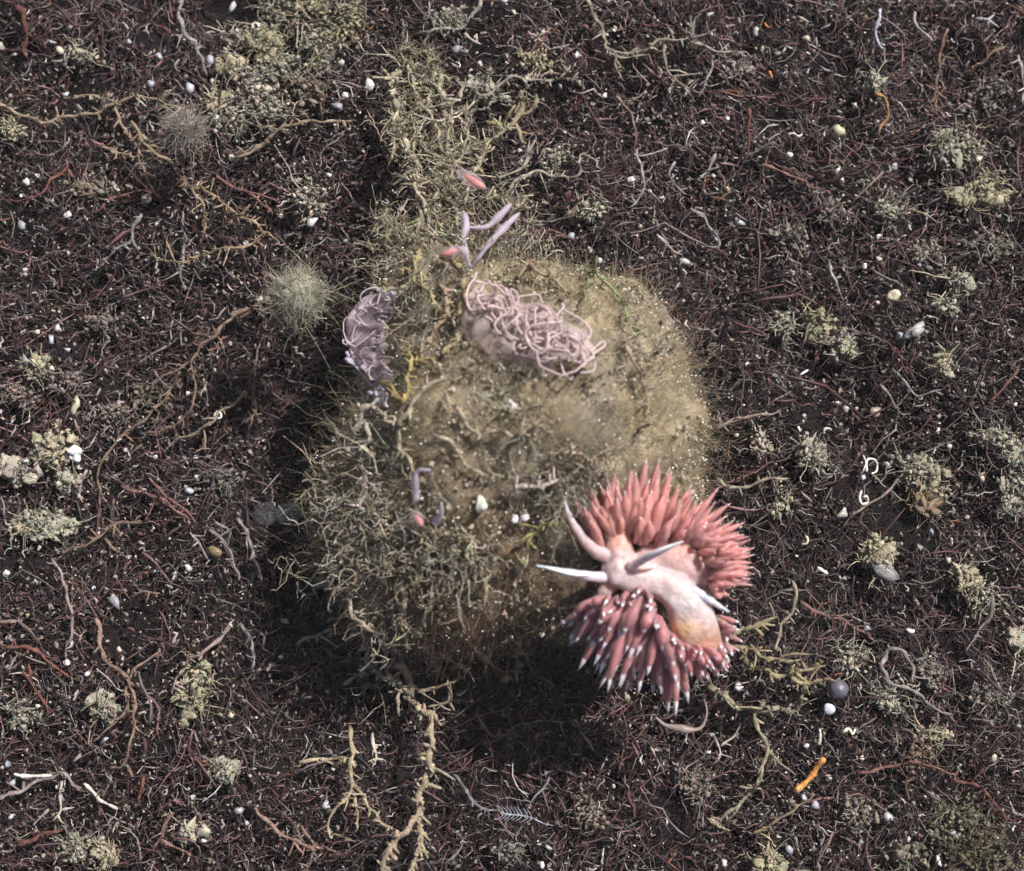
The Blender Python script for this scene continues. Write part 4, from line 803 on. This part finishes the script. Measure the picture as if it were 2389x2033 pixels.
bud(*bx(780, 1300), 1.78, R(198), 58, 15, "rosy bud with lilac tails at the foot of the tall growth, middle of three",
    tails=[[(*bx(860, 1240), 1.75), (*bx(930, 1310), 1.73), (*bx(985, 1490), 1.62)], [(*bx(1570, 840), 1.55), (*bx(1400, 1010), 1.64), (*bx(1230, 1190), 1.68), (*bx(1100, 1360), 1.66), (*bx(990, 1500), 1.6)], [(*bx(915, 830), 1.56), (*bx(945, 980), 1.64), (*bx(920, 1130), 1.7), (*bx(965, 1320), 1.7)], [(*bx(1480, 730), 1.5), (*bx(1330, 880), 1.6), (*bx(1180, 1010), 1.64), (*bx(940, 1010), 1.65)]])
bx2 = lambda x, y: g('bud2', x, y)
bud(*bx2(620, 730), .26, R(-58), 44, 15, "red-orange bud between lilac tails on the lower mound, lowest of three",
    tails=[[(*bx2(580, 620), .24), (*bx2(560, 480), .24), (*bx2(620, 320), .26), (*bx2(680, 160), .28)], [(*bx2(730, 800), .2), (*bx2(800, 700), .22), (*bx2(870, 560), .24)]])

# ================================================================== egg strings
def coil(e, centre, widths, loops, r, col, wob=.35, name="egg_string"):
    """one thread looping along a centre line"""
    n = loops*22; t = np.linspace(0, 1, n); C0 = np.asarray(centre); u = np.linspace(0, 1, len(C0))
    C = np.stack([np.interp(t, u, C0[:, k]) for k in range(3)], 1); W = np.interp(t, np.linspace(0, 1, len(widths)), widths)
    D = np.gradient(C, axis=0); D[:, 2] = 0; D /= np.linalg.norm(D, axis=1)[:, None]; Sd = np.stack([-D[:, 1], D[:, 0], 0*t], 1)
    ph = t*loops*2*np.pi + 1.3*np.sin(t*loops*2.1+1) + .8*np.sin(t*loops*4.7)
    am = W*(1 + wob*np.sin(t*loops*3.7+2) + wob*.6*np.sin(t*loops*1.3))
    P = C + Sd*(np.sin(ph)*am)[:, None] + D*((np.cos(ph)*.55+.5*np.sin(ph*2.3))*am*.75)[:, None]
    P[:, 2] += .05*np.sin(ph*1.7+t*9) + .045*np.sin(t*loops*5.3) + .03
    rr = r*(1+.12*np.sin(t*90))
    build(name, [tubes(P[None], rr[None] if rr.ndim == 1 else rr, jitc(col, n, .06)[None], 6)], M_EGG, e)
rb = lambda x, y, l: hit(*g('ribbon', x, y), l)
eg = root_of(rb(700, 600, .1), "egg_ribbon"); tag(eg, "pale pink egg string coiled in tangled loops on top of the mound", "egg string")
PINK = (.76, .61, .61)
cl = [rb(330, 300, .42), rb(520, 380, .40), rb(700, 560, .38), rb(900, 640, .36), rb(1080, 700, .36), rb(1250, 800, .34), rb(1420, 920, .32), rb(1620, 1000, .30)]
coil(eg, cl, np.array([100, 110, 160, 200, 240, 260, 200, 130])*.193/199.*.85, 12, .0125, PINK)
coil(eg, [c - [0, 0, .05] for c in cl[1:]], np.array([150, 170, 190, 260, 250, 200, 110])*.193/199.*.9, 6, .0115, (.72, .56, .56), .5)
for l in [[(290, 20), (260, 110), (205, 200), (215, 320), (290, 430), (380, 480), (560, 455), (640, 520), (680, 620), (700, 740)], [(270, 130), (400, 150), (540, 200), (620, 300), (740, 400), (850, 440), (1050, 460), (1150, 510), (1260, 590), (1340, 680)],
          [(1200, 640), (1180, 720), (1260, 800), (1400, 800), (1480, 790), (1560, 880), (1620, 910), (1760, 880), (1790, 930), (1720, 1030), (1620, 1100)], [(1390, 1050), (1390, 1130), (1430, 1200), (1470, 1215)], [(1600, 1195), (1700, 1150), (1745, 1100)],
          [(1060, 540), (1050, 620), (1090, 780), (1180, 820), (1300, 870), (1500, 880)], [(1310, 380), (1340, 420), (1320, 520), (1310, 620), (1390, 670)], [(1370, 510), (1520, 520), (1610, 620), (1610, 720), (1560, 850)],
          [(820, 760), (800, 860), (830, 940), (920, 1010), (1080, 1080), (1250, 1070), (1400, 1040)], [(700, 340), (760, 400), (720, 460)], [(730, 560), (770, 515), (840, 560), (850, 640)], [(450, 570), (480, 620), (570, 640)], [(760, 330), (900, 290), (1060, 300), (1150, 380)]]:
    P = spline([rb(x, y, .40 - .0001*x) for x, y in l], .02)
    build("egg_string", [tubes(P[None], (.0130*(1+.1*np.sin(np.arange(len(P))*.7)))[None], jitc(PINK, len(P), .05)[None], 6)], M_EGG, eg)
def sheet(e, top, bot, col, name, rows=9):
    A, B = spline(top, .05), spline(bot, .05); n = 40
    ia = lambda Q: np.stack([np.interp(np.linspace(0, 1, n), np.linspace(0, 1, len(Q)), Q[:, k]) for k in range(3)], 1)
    A, B = ia(A), ia(B); V = []
    for k in range(rows):
        t = k/(rows-1); V.append(A*(1-t)+B*t + np.stack([.03*np.sin(np.arange(n)*.8+k), .02*np.cos(np.arange(n)*.6+k*.7), .045*np.sin(t*np.pi)*np.ones(n) + .025*np.sin(np.arange(n)*.9+k*.5)], 1))
    V = np.concatenate(V); i = np.arange(rows*n).reshape(rows, n)
    F = np.stack([i[:-1, :-1], i[:-1, 1:], i[1:, 1:], i[1:, :-1]], -1).reshape(-1, 4)
    o = build(name, [(V, [F], jitc(col, len(V), .08))], M_VEIL, e)
    md = o.modifiers.new("thickness", 'SOLIDIFY'); md.thickness = .012
sheet(eg, [rb(210, 330, .36), rb(400, 500, .34), rb(660, 760, .3), rb(820, 930, .3), rb(1100, 1080, .3), rb(1350, 1080, .28)], [rb(210, 720, .12), rb(350, 860, .12), rb(550, 960, .12), rb(750, 1080, .12), rb(1000, 1130, .12), rb(1300, 1120, .12)], (.80, .65, .64), "jelly_veil")
sheet(eg, [rb(250, 200, .30), rb(620, 330, .28), rb(1000, 420, .26), rb(1350, 560, .25), rb(1600, 800, .24), rb(1700, 920, .2)], [rb(260, 380, .28), rb(600, 620, .24), rb(820, 900, .22), rb(1100, 1050, .22), rb(1400, 1080, .2), rb(1620, 1080, .18)], (.82, .68, .68), "jelly_veil")

def lf(x, y, l):
    a, b = at(*g('left', x, y), .95 + l*.6), hit(*g('left', x, y), .10 + l*.2)
    return a if a[2] > b[2] else b
e2 = root_of(lf(560, 700, .3), "egg_mass"); tag(e2, "fringed lilac-pink egg mass hanging on the upper left of the mound", "egg mass")
c2 = [lf(780, 230, .7), lf(620, 400, .7), lf(470, 600, .7), lf(480, 800, .65), lf(640, 980, .6), lf(740, 1130, .55)]
coil(e2, c2, np.array([60, 160, 200, 190, 150, 80])*.1984/199.*.85, 12, .0075, (.76, .66, .70), .4)
sheet(e2, [lf(640, 200, .6), lf(330, 430, .6), lf(250, 650, .6), lf(290, 880, .5), lf(450, 1080, .5), lf(620, 1250, .45)], [lf(880, 220, .6), lf(840, 400, .6), lf(780, 640, .55), lf(690, 850, .55), lf(820, 1040, .5), lf(860, 1180, .45)], (.66, .55, .60), "jelly_veil")
sheet(e2, [lf(640, 200, .45), lf(360, 430, .45), lf(280, 650, .45), lf(330, 880, .4), lf(480, 1080, .4), lf(640, 1250, .35)], [lf(860, 240, .45), lf(800, 400, .45), lf(740, 640, .42), lf(660, 850, .4), lf(780, 1040, .35), lf(820, 1180, .3)], (.56, .38, .38), "jelly_veil")
sheet(e2, [lf(600, 220, .3), lf(330, 480, .3), lf(300, 700, .3), lf(400, 950, .28), lf(640, 1200, .25)], [lf(830, 300, .3), lf(740, 550, .3), lf(680, 800, .28), lf(780, 1000, .25), lf(820, 1150, .22)], (.56, .40, .40), "jelly_veil")
P = spline([lf(800, 190, .5), lf(650, 330, .5), lf(500, 540, .48), lf(470, 760, .46), lf(590, 960, .42), lf(720, 1130, .4), lf(760, 1230, .36)], .03)
w_ = np.interp(np.linspace(0, 1, len(P)), [0, .15, .35, .55, .75, 1], [50, 190, 280, 250, 200, 60])*.1984/199.*.95
gt = tubes(P[None], w_[None], jitc((.76, .63, .68), len(P), .05)[None], 26, .35)
gt = (gt[0] + .05*np.stack([noise(gt[0], 6., 51), noise(gt[0], 6.5, 52), noise(gt[0], 9., 53)], 1), gt[1], gt[2]*(1 + .12*noise(gt[0], 5., 54))[:, None]*np.where(noise(gt[0], 4., 55) > .7, .8, 1.)[:, None])
build("gel", [gt], M_GEL, e2)
for k in range(16):
    y = 340 + k*52; x = 840 - 130*math.sin(min(1, k/9)*math.pi*.5) + max(0, k-8)*18
    P = spline([lf(x-60, y, .6), lf(x+10, y+rng.normal(0, 10), .62), lf(x+60+rng.normal(0, 25), y+30+rng.normal(0, 25), .55)], .02)
    build("fringe", [tubes(P[None], np.linspace(.013, .006, len(P))[None], np.array([[.66, .56, .60]]), 5)], M_EGG, e2)
e3 = root_of(lf(700, 1400, .3), "egg_frill"); tag(e3, "white-lilac egg frill stretched below the fringed egg mass", "egg frill")
for l in [[(240, 860), (300, 960), (400, 1090), (520, 1240), (600, 1340)], [(560, 1260), (640, 1330), (650, 1440), (700, 1520)], [(720, 1330), (800, 1400), (830, 1490), (800, 1560)], [(600, 1290), (700, 1380), (760, 1480), (780, 1540)], [(240, 930), (290, 990), (340, 1010)], [(620, 1400), (560, 1440), (490, 1430)], [(660, 1500), (600, 1560), (540, 1580)], [(400, 880), (370, 960), (330, 1000)]]:
    P = spline([lf(x, y, .5) for x, y in l], .02)
    build("strand", [tubes(P[None], (rng.uniform(.014, .026)*(1+.3*np.sin(np.arange(len(P))*1.3)))[None], np.array([[.70, .64, .74]]), 6)], M_EGG, e3)
sheet(e3, [lf(590, 1290, .45), lf(660, 1420, .45), lf(720, 1540, .4)], [lf(700, 1310, .45), lf(790, 1410, .45), lf(810, 1530, .4)], (.58, .52, .62), "frill_veil")

# ================================================================== the pink sea slug
sl = lambda x, y, z: at(*g('sl', x, y), z)
SZ = 1.80
slug = root_of(sl(850, 850, SZ-.5), "sea_slug")
tag(slug, "pink sea slug bristling with red cerata, sprawled on the mound's lower right flank", "sea slug")
px2u = .3741/199.*.89
# body: one continuous surface from snout to tail
sp = [(545, 690, SZ+.0), (590, 710, SZ+.06), (660, 730, SZ+.10), (740, 760, SZ+.10), (860, 790, SZ+.08), (990, 850, SZ+.10), (1080, 950, SZ+.06), (1120, 1060, SZ-.0), (1170, 1150, SZ-.12), (1240, 1230, SZ-.3), (1330, 1300, SZ-.5)]
rad = [50, 100, 118, 98, 105, 138, 150, 138, 110, 72, 20]
P = spline([sl(*q) for q in sp], .025); K = len(P)
uu = np.linspace(0, 1, K); rr = np.interp(uu, np.linspace(0, 1, len(rad)), rad)*px2u
rr = np.convolve(np.pad(rr, 4, 'edge'), np.ones(9)/9, 'valid'); rr[0] = .02; rr[1] = max(rr[1]*.6, .04)
def body_col(p, u):
    pale, gold, rose = np.array([.64, .515, .51]), np.array([.54, .29, .18]), np.array([.50, .27, .24])
    g1 = np.clip(1 - np.abs(u-.80)/.17, 0, 1)[:, None]**.8
    r1 = np.clip(1 - np.abs(u-.48)/.12, 0, 1)[:, None]*.25
    return (pale*(1-g1)+gold*g1)*(1-r1) + rose*r1
bt = tubes(P[None], rr[None], body_col(P, uu)[None], 24, .7)
lobes = [bt]
def lobe(pts, rs, c0, c1, flat=.8):
    P = spline([sl(*q) for q in pts], .03); t = np.linspace(0, 1, len(P))
    r = np.interp(t, np.linspace(0, 1, len(rs)), rs)*px2u
    lobes.append(tubes(P[None], r[None], (np.array(c0)*(1-t[:, None]) + np.array(c1)*t[:, None])[None], 20, flat))
lobe([(640, 740, SZ+.04), (650, 620, SZ+.05), (660, 520, SZ+.03), (650, 430, SZ-.05)], [60, 105, 78, 20], (.66, .48, .46), (.74, .34, .24))
lobe([(560, 720, SZ+.03), (620, 725, SZ+.08), (700, 740, SZ+.06)], [30, 122, 60], (.66, .52, .53), (.62, .48, .48))
lobe([(700, 680, SZ-.02), (850, 650, SZ+.02), (1000, 650, SZ+.03), (1110, 690, SZ+.02), (1170, 770, SZ-.02), (1190, 850, SZ-.08)], [40, 85, 105, 105, 80, 30], (.66, .44, .42), (.64, .40, .39), .7)
lobe([(620, 780, SZ+.02), (560, 860, SZ+.0), (500, 960, SZ-.06)], [70, 48, 15], (.62, .46, .44), (.56, .38, .36))
Vb, Fb, Cb = merge(lobes)
tmp = bpy.data.objects.new("tmp", mesh_np("tmp", Vb, Fb)); COL.objects.link(tmp)
md = tmp.modifiers.new("r", 'REMESH'); md.mode = 'VOXEL'; md.voxel_size = .017
md = tmp.modifiers.new("s", 'SMOOTH'); md.iterations = 9; md.factor = .5
dg = bpy.context.evaluated_depsgraph_get(); ev = tmp.evaluated_get(dg).to_mesh()
V = np.empty(len(ev.vertices)*3, np.float32); ev.vertices.foreach_get("co", V); V = V.reshape(-1, 3).astype(float)
Fq = np.array([list(p.vertices) for p in ev.polygons if len(p.vertices) == 4]); Ft = np.array([list(p.vertices) for p in ev.polygons if len(p.vertices) == 3]).reshape(-1, 3)
tmp.evaluated_get(dg).to_mesh_clear(); bpy.data.objects.remove(tmp)
from mathutils.kdtree import KDTree
kd = KDTree(len(Vb))
for k_, v_ in enumerate(Vb): kd.insert(v_, k_)
kd.balance()
Cs = np.array([np.mean([Cb[h[1]] for h in kd.find_n(v_, 24)], 0) for v_ in V])
V = V + (.012*noise(V, 7., 41) + .008*noise(V, 16., 42))[:, None]*np.array([0, 0, 1.])
# warm gland showing through the back, milky patch in the middle of it
def patch(c, x, y, sx, sy, col, k=1.):
    d = k*np.exp(-(((V[:, :2] - sl(x, y, SZ+.1)[:2])/[sx, sy])**2).sum(1))[:, None]
    return c*(1-d) + np.array(col)*d
Cs = patch(Cs, 1020, 1090, .22, .10, (.86, .56, .28)); Cs = patch(Cs, 1200, 1190, .16, .10, (.70, .38, .26)); Cs = patch(Cs, 1060, 900, .24, .17, (.66, .60, .595), .9); Cs = patch(Cs, 1050, 600, .12, .08, (.66, .30, .22), .8)
body = build("body", [(V, [f for f in (Fq, Ft) if len(f)], Cs)], M_BODY, slug)
# neck lobe from which the upper fan springs
def horn(name, pts, r0, r1, col, m=M_BODY, sides=12, belly=0., tipc=None):
    P = spline([sl(*q) for q in pts], .02); K = len(P); t = np.linspace(0, 1, K)
    r = (r0*(1-t) + r1*t + belly*np.sin(np.pi*t) + .55*r0*np.exp(-t/.07))*px2u*(1 + .04*np.sin(t*34) + .02*np.sin(t*71)); r[-1] = .004
    c = np.array(col)[None]*(1-t[:, None]) + np.array(tipc or col)[None]*t[:, None]
    return build(name, [tubes(P[None], r[None], c[None], sides)], m, slug)
horn("oral_tentacle", [(610, 640, SZ+.04), (520, 610, SZ+.12), (440, 540, SZ+.22), (370, 440, SZ+.30), (330, 350, SZ+.33), (315, 290, SZ+.33)], 52, 6, (.62, .42, .42), belly=4, tipc=(.66, .54, .56))
horn("rhinophore", [(640, 770, SZ+.02), (530, 768, SZ+.12), (430, 755, SZ+.22), (300, 730, SZ+.30), (200, 708, SZ+.34), (135, 694, SZ+.35)], 38, 5, (.62, .50, .56), belly=6, tipc=(.82, .80, .84))
horn("rhinophore", [(730, 700, SZ+.22), (830, 645, SZ+.42), (930, 598, SZ+.55), (1000, 565, SZ+.6), (1055, 543, SZ+.6)], 24, 5, (.66, .54, .60), belly=8, tipc=(.82, .80, .84))
horn("tail_tentacle", [(1040, 830, SZ+.06), (1130, 865, SZ+.14), (1200, 900, SZ+.16), (1290, 955, SZ+.12), (1345, 985, SZ+.08)], 50, 5, (.58, .54, .64), tipc=(.74, .72, .78), m=M_BODY)
# white pigment ridges on the horns
def ridge(pts, r):
    P = spline([sl(*q) for q in pts], .02); t = np.linspace(0, 1, len(P))
    build("white_stripe", [tubes(P[None], (r*np.sin(np.pi*np.clip(t*.96+.02, 0, 1))**.7*px2u)[None], np.array([[.85, .84, .86]]), 8)], M_TIP, slug)
ridge([(470, 755, SZ+.27), (380, 750, SZ+.32), (290, 730, SZ+.36), (180, 702, SZ+.385)], 15)
ridge([(745, 688, SZ+.30), (830, 635, SZ+.49), (920, 592, SZ+.60), (1030, 550, SZ+.635)], 14)

def prof(t):
    a = .50 + .50*np.clip(t/.5, 0, 1)**.9
    b = np.where(t > .5, np.clip(1 - ((t-.5)/.5)**1.5, 0, 1), 1.)
    return np.maximum(a*b, .04)
def ceras(base, tip, bow, r, skin_c, core_c, tip_c, tipfrac, core_k=.74):
    t = np.linspace(0, 1, 13)[:, None]; base, tip, bow = map(np.asarray, (base, tip, bow))
    bow = bow + rng.normal(0, .035, 3); tip = tip + rng.normal(0, .022, 3); core_c = np.array(core_c)*np.exp(rng.normal(0, .12))
    ctl = (base+tip)/2 + bow
    P = (1-t)**2*base + 2*t*(1-t)*ctl + t*t*tip; tt = t[:, 0]
    sv, sf, sc_ = tubes(P[None], (r*prof(tt))[None], np.asarray(skin_c)[None], 8)
    o = obj("ceras", mesh_np("ceras", sv - base, sf, sc_), M_SKIN, slug); o.location = base - np.array(slug.location)
    k = int(13*(1-tipfrac*.55)); Q = P[:k]; q = tt[:k]
    rc = r*core_k*prof(q)*np.clip((tt[k-1]+.06-q)/.16, .15, 1)**.6
    cv, cf, cc_ = tubes(Q[None], rc[None], np.asarray(core_c)[None], 8)
    c1 = obj("core", mesh_np("core", cv - base, cf, cc_), M_CORE, o)
    t2 = np.linspace(1-tipfrac, 1, 6)[:, None]; P2 = (1-t2)**2*base + 2*t2*(1-t2)*ctl + t2*t2*tip
    r2 = r*prof(t2[:, 0])*1.05; r2[0] *= .75
    tv, tf, tc_ = tubes(P2[None], r2[None], np.asarray(tip_c)[None], 8)
    c2_ = obj("tip", mesh_np("tip", tv - base, tf, tc_), M_TIP, o)
def lerp_path(pts, u):
    p = np.asarray(pts, float); x = u*(len(p)-1); i = min(int(x), len(p)-2); return p[i]*(1-(x-i)) + p[i+1]*(x-i)
LB = [(520, 880), (620, 900), (760, 880), (850, 930), (900, 1040), (980, 1150), (1100, 1210), (1240, 1220)]           # where the lower fan is rooted
LT = [(300, 1020), (340, 1180), (420, 1320), (490, 1460), (605, 1520), (690, 1520), (830, 1520), (1030, 1670), (1085, 1470), (1180, 1430), (1270, 1385), (1390, 1345)]   # its outermost tips
rows = [(.42, 13, .32, .27), (.60, 14, .18, .20), (.77, 16, .06, .13), (.90, 16, -.05, .07), (1.0, 14, -.14, .03)]
for fr_, n, zt, zb in rows:
    for k in range(n):
        u = (k + .5 + rng.uniform(-.3, .3))/n
        b = lerp_path(LB, u) + rng.normal(0, 12, 2); t = lerp_path(LT, u) + rng.normal(0, 16, 2)
        t = b + (t-b)*(fr_ + rng.normal(0, .07))
        b = b + (t-b)*max(0, fr_-.86)*.5
        droop = .35*max(0, u-.75)/.25
        bp = sl(b[0], b[1], SZ + zb - .06 - droop*.7); tp = sl(t[0], t[1], SZ + zt - .08 - droop*.8 + rng.normal(0, .03))
        red = np.array([.64, .15, .14])*rng.uniform(.75, 1.25)
        ceras(bp, tp, [0, 0, .10 + .05*rng.uniform()], rng.uniform(.052, .072)*(1 if u < .72 else .72), (.82, .58, .61), red, (.80, .77, .82), rng.uniform(.13, .21), .68)
# small young cerata along the edge of the back
for k in range(24):
    u = k/23; b = lerp_path([(560, 930), (640, 900), (740, 850), (800, 830), (850, 900), (880, 1010), (940, 1110), (1040, 1180), (1150, 1215), (1260, 1220)], u) + rng.normal(0, 12, 2)
    d = np.array([-.35 + .9*u, 1.]) + rng.normal(0, .25, 2); d /= np.linalg.norm(d); t = b + d*rng.uniform(55, 95)
    dr = .35*max(0, u-.8)/.2
    ceras(sl(*b, SZ+.18-dr), sl(*t, SZ+.40-dr), [0, 0, .05], rng.uniform(.028, .038), (.62, .49, .53), np.array([.74, .28, .26])*rng.uniform(.8, 1.2), (.82, .79, .83), .26)
UB = [(530, 600), (580, 560), (640, 480), (720, 520), (820, 560), (930, 560), (1060, 540), (1150, 580), (1200, 680), (1230, 780), (1220, 850)]
UT = [(385, 300), (420, 270), (500, 150), (600, 105), (700, 90), (790, 60), (900, 80), (980, 75), (1110, 200), (1200, 230), (1320, 370), (1400, 480), (1480, 560), (1490, 650), (1490, 730), (1430, 830), (1310, 890)]
rows = [(.30, 16, .30, .14), (.46, 20, .32, .10), (.62, 24, .26, .05), (.80, 26, .16, .0), (.92, 26, .06, -.04), (1.04, 26, -.02, -.08)]
for fr_, n, zt, zb in rows:
    for k in range(n):
        u = (k + .5 + rng.uniform(-.35, .35))/n
        if fr_ < .6 and u < .30: continue
        b = lerp_path(UB, u) + rng.normal(0, 14, 2); t = lerp_path(UT, u) + rng.normal(0, 16, 2)
        t = b + (t-b)*(fr_ + rng.normal(0, .08))
        bp = sl(b[0], b[1], SZ + zb); tp = sl(t[0], t[1], SZ + zt + .12*(1-u) + rng.normal(0, .03))
        q = np.array([.90, .38, .28])*(1-u) + np.array([.82, .30, .25])*u
        K = 13; tt = np.linspace(0, 1, K)[:, None]; base_c = np.array([.70, .30, .15]); cc_ = base_c*(1-np.clip(tt*2.2, 0, 1)) + q*np.clip(tt*2.2, 0, 1)
        ceras(bp, tp, [0, 0, .06], rng.uniform(.040, .062)*(1.05 if u < .5 else .82), (.88, .60, .60), q*rng.uniform(.85, 1.2), (.74, .60, .63) if rng.uniform() < .7 else (.78, .72, .76), rng.uniform(.05, .10), .66)
for k in range(22):      # around the tail end
    a_ = rng.uniform(-.1, 1.); b = lerp_path([(1270, 1010), (1275, 1120), (1260, 1220), (1180, 1250)], rng.uniform()) + rng.normal(0, 14, 2)
    t = b + np.array([math.cos(a_*1.5), math.sin(a_*1.5)])*rng.uniform(60, 150)
    ceras(sl(*b, SZ - .25), sl(*t, SZ - .12 + rng.normal(0, .06)), [0, 0, .06], rng.uniform(.026, .040), (.80, .64, .68), np.array([.70, .25, .23])*rng.uniform(.8, 1.2), (.82, .79, .83), .2, .7)
for k in range(16):      # crown springing from the neck
    b = np.array([rng.uniform(585, 730), rng.uniform(455, 540)]); d = np.array([(b[0]-655)*.012 + rng.normal(0, .18), -1.]); d /= np.linalg.norm(d)
    t = b + d*rng.uniform(120, 300)
    ceras(sl(*b, SZ + .06), sl(*t, SZ + .30 + rng.normal(0, .06)), [0, 0, .05], rng.uniform(.036, .054), (.88, .60, .60), np.array([.92, .42, .26])*rng.uniform(.85, 1.1), (.76, .64, .66), .08, .74)
for k in range(34):
    u = rng.uniform(.5, 1.); f_ = rng.uniform(.35, 1.02)
    b = lerp_path(UB, u) + rng.normal(0, 12, 2); t = lerp_path(UT, u) + rng.normal(0, 22, 2); t = b + (t-b)*f_
    q = np.array([.82, .30, .25])*rng.uniform(.8, 1.25)
    ceras(sl(*b, SZ + .10 - .15*f_), sl(*t, SZ + .38 - .36*f_), [0, 0, .06], rng.uniform(.040, .060), (.88, .60, .60), q, (.78, .68, .71), rng.uniform(.06, .12), .75)
# curl of pale thread with a swollen end just under the slug
cu = root_of(at(*g('sl', 1030, 1690), .8), "pale_curl"); tag(cu, "pale curled worm-like thread below the lowest ceras of the slug", "worm")
P = spline([at(*g('sl', x, y), .8) for x, y in [(880, 1640), (940, 1690), (1030, 1710), (1110, 1720), (1170, 1700), (1200, 1620), (1190, 1540)]], .02)
w = np.interp(np.linspace(0, 1, len(P)), [0, .15, .4, .55, .7, 1], [8, 14, 30, 14, 9, 6])*px2u
build("body", [tubes(P[None], w[None], np.array([[.42, .33, .29]]), 9)], M_EGG, cu)

# ================================================================== labels that single out look-alikes by what they lie beside
MARKS = [("the bright orange stick", 1890, 1810), ("the pink sea slug", 1500, 1380), ("the pale fuzzy ball", 690, 690), ("the grey fuzzy ball", 428, 303), ("the coiled egg string", 1240, 780), ("the large white pebble", 175, 1060),
         ("the round slate pebble", 1955, 1605), ("the white square hook", 2030, 1080), ("the feathery white frond", 1215, 1905), ("the white shell stick", 75, 1810), ("the yellow-tan square chip", 1957, 305), ("the tall tan growth", 960, 330),
         ("the forked brown twig", 305, 1650), ("the mound's shaded foot", 1000, 1560), ("the fringed egg mass", 880, 800)]
ORD = ["nearest", "second nearest", "third nearest", "fourth nearest", "fifth nearest", "sixth nearest", "seventh nearest", "eighth nearest", "ninth nearest", "tenth nearest", "eleventh nearest", "twelfth nearest", "thirteenth nearest", "fourteenth nearest"]
buckets = {}
for o, desc, (x, y) in LABELS:
    ds = sorted((math.hypot(x-mx_, y-my_), nm, mx_, my_) for nm, mx_, my_ in MARKS)
    d, nm, mx_, my_ = ds[0]
    a = math.degrees(math.atan2(-(y-my_), x-mx_)) % 360
    w = ["right of", "above and right of", "above", "above and left of", "left of", "below and left of", "below", "below and right of"][int(((a+22.5) % 360)//45)]
    buckets.setdefault((desc, w, nm), []).append((d, o))
for (desc, w, nm), L in buckets.items():
    L.sort(key=lambda q: q[0])
    for i, (d, o) in enumerate(L):
        o["label"] = f"{desc} {w} {nm}" + (f", {ORD[i]}" if len(L) > 1 else "")

# ------------------------------------------------------------------ faintly cloudy water
v = np.array([(x, y, z) for z in (-1.6, 18.6) for x, y in ((-70.5, -69.5), (70.5, -69.5), (70.5, 70.5), (-70.5, 70.5))], float)
f = np.array([(0, 3, 2, 1), (4, 5, 6, 7), (0, 1, 5, 4), (1, 2, 6, 5), (2, 3, 7, 6), (3, 0, 4, 7)])
M_HAZE = bpy.data.materials.new("cloudy water"); M_HAZE.use_nodes = True; nt = M_HAZE.node_tree
nt.nodes.remove(nt.nodes["Principled BSDF"]); pv = nt.nodes.new("ShaderNodeVolumePrincipled")
pv.inputs["Color"].default_value = (.86, .88, .88, 1); pv.inputs["Density"].default_value = .0009
nt.links.new(pv.outputs[0], nt.nodes["Material Output"].inputs["Volume"])
hz = obj("haze", mesh_np("haze", v, f, smooth=False), M_HAZE); tag(hz, "faintly cloudy sea water over the whole seabed", "water", kind="stuff")
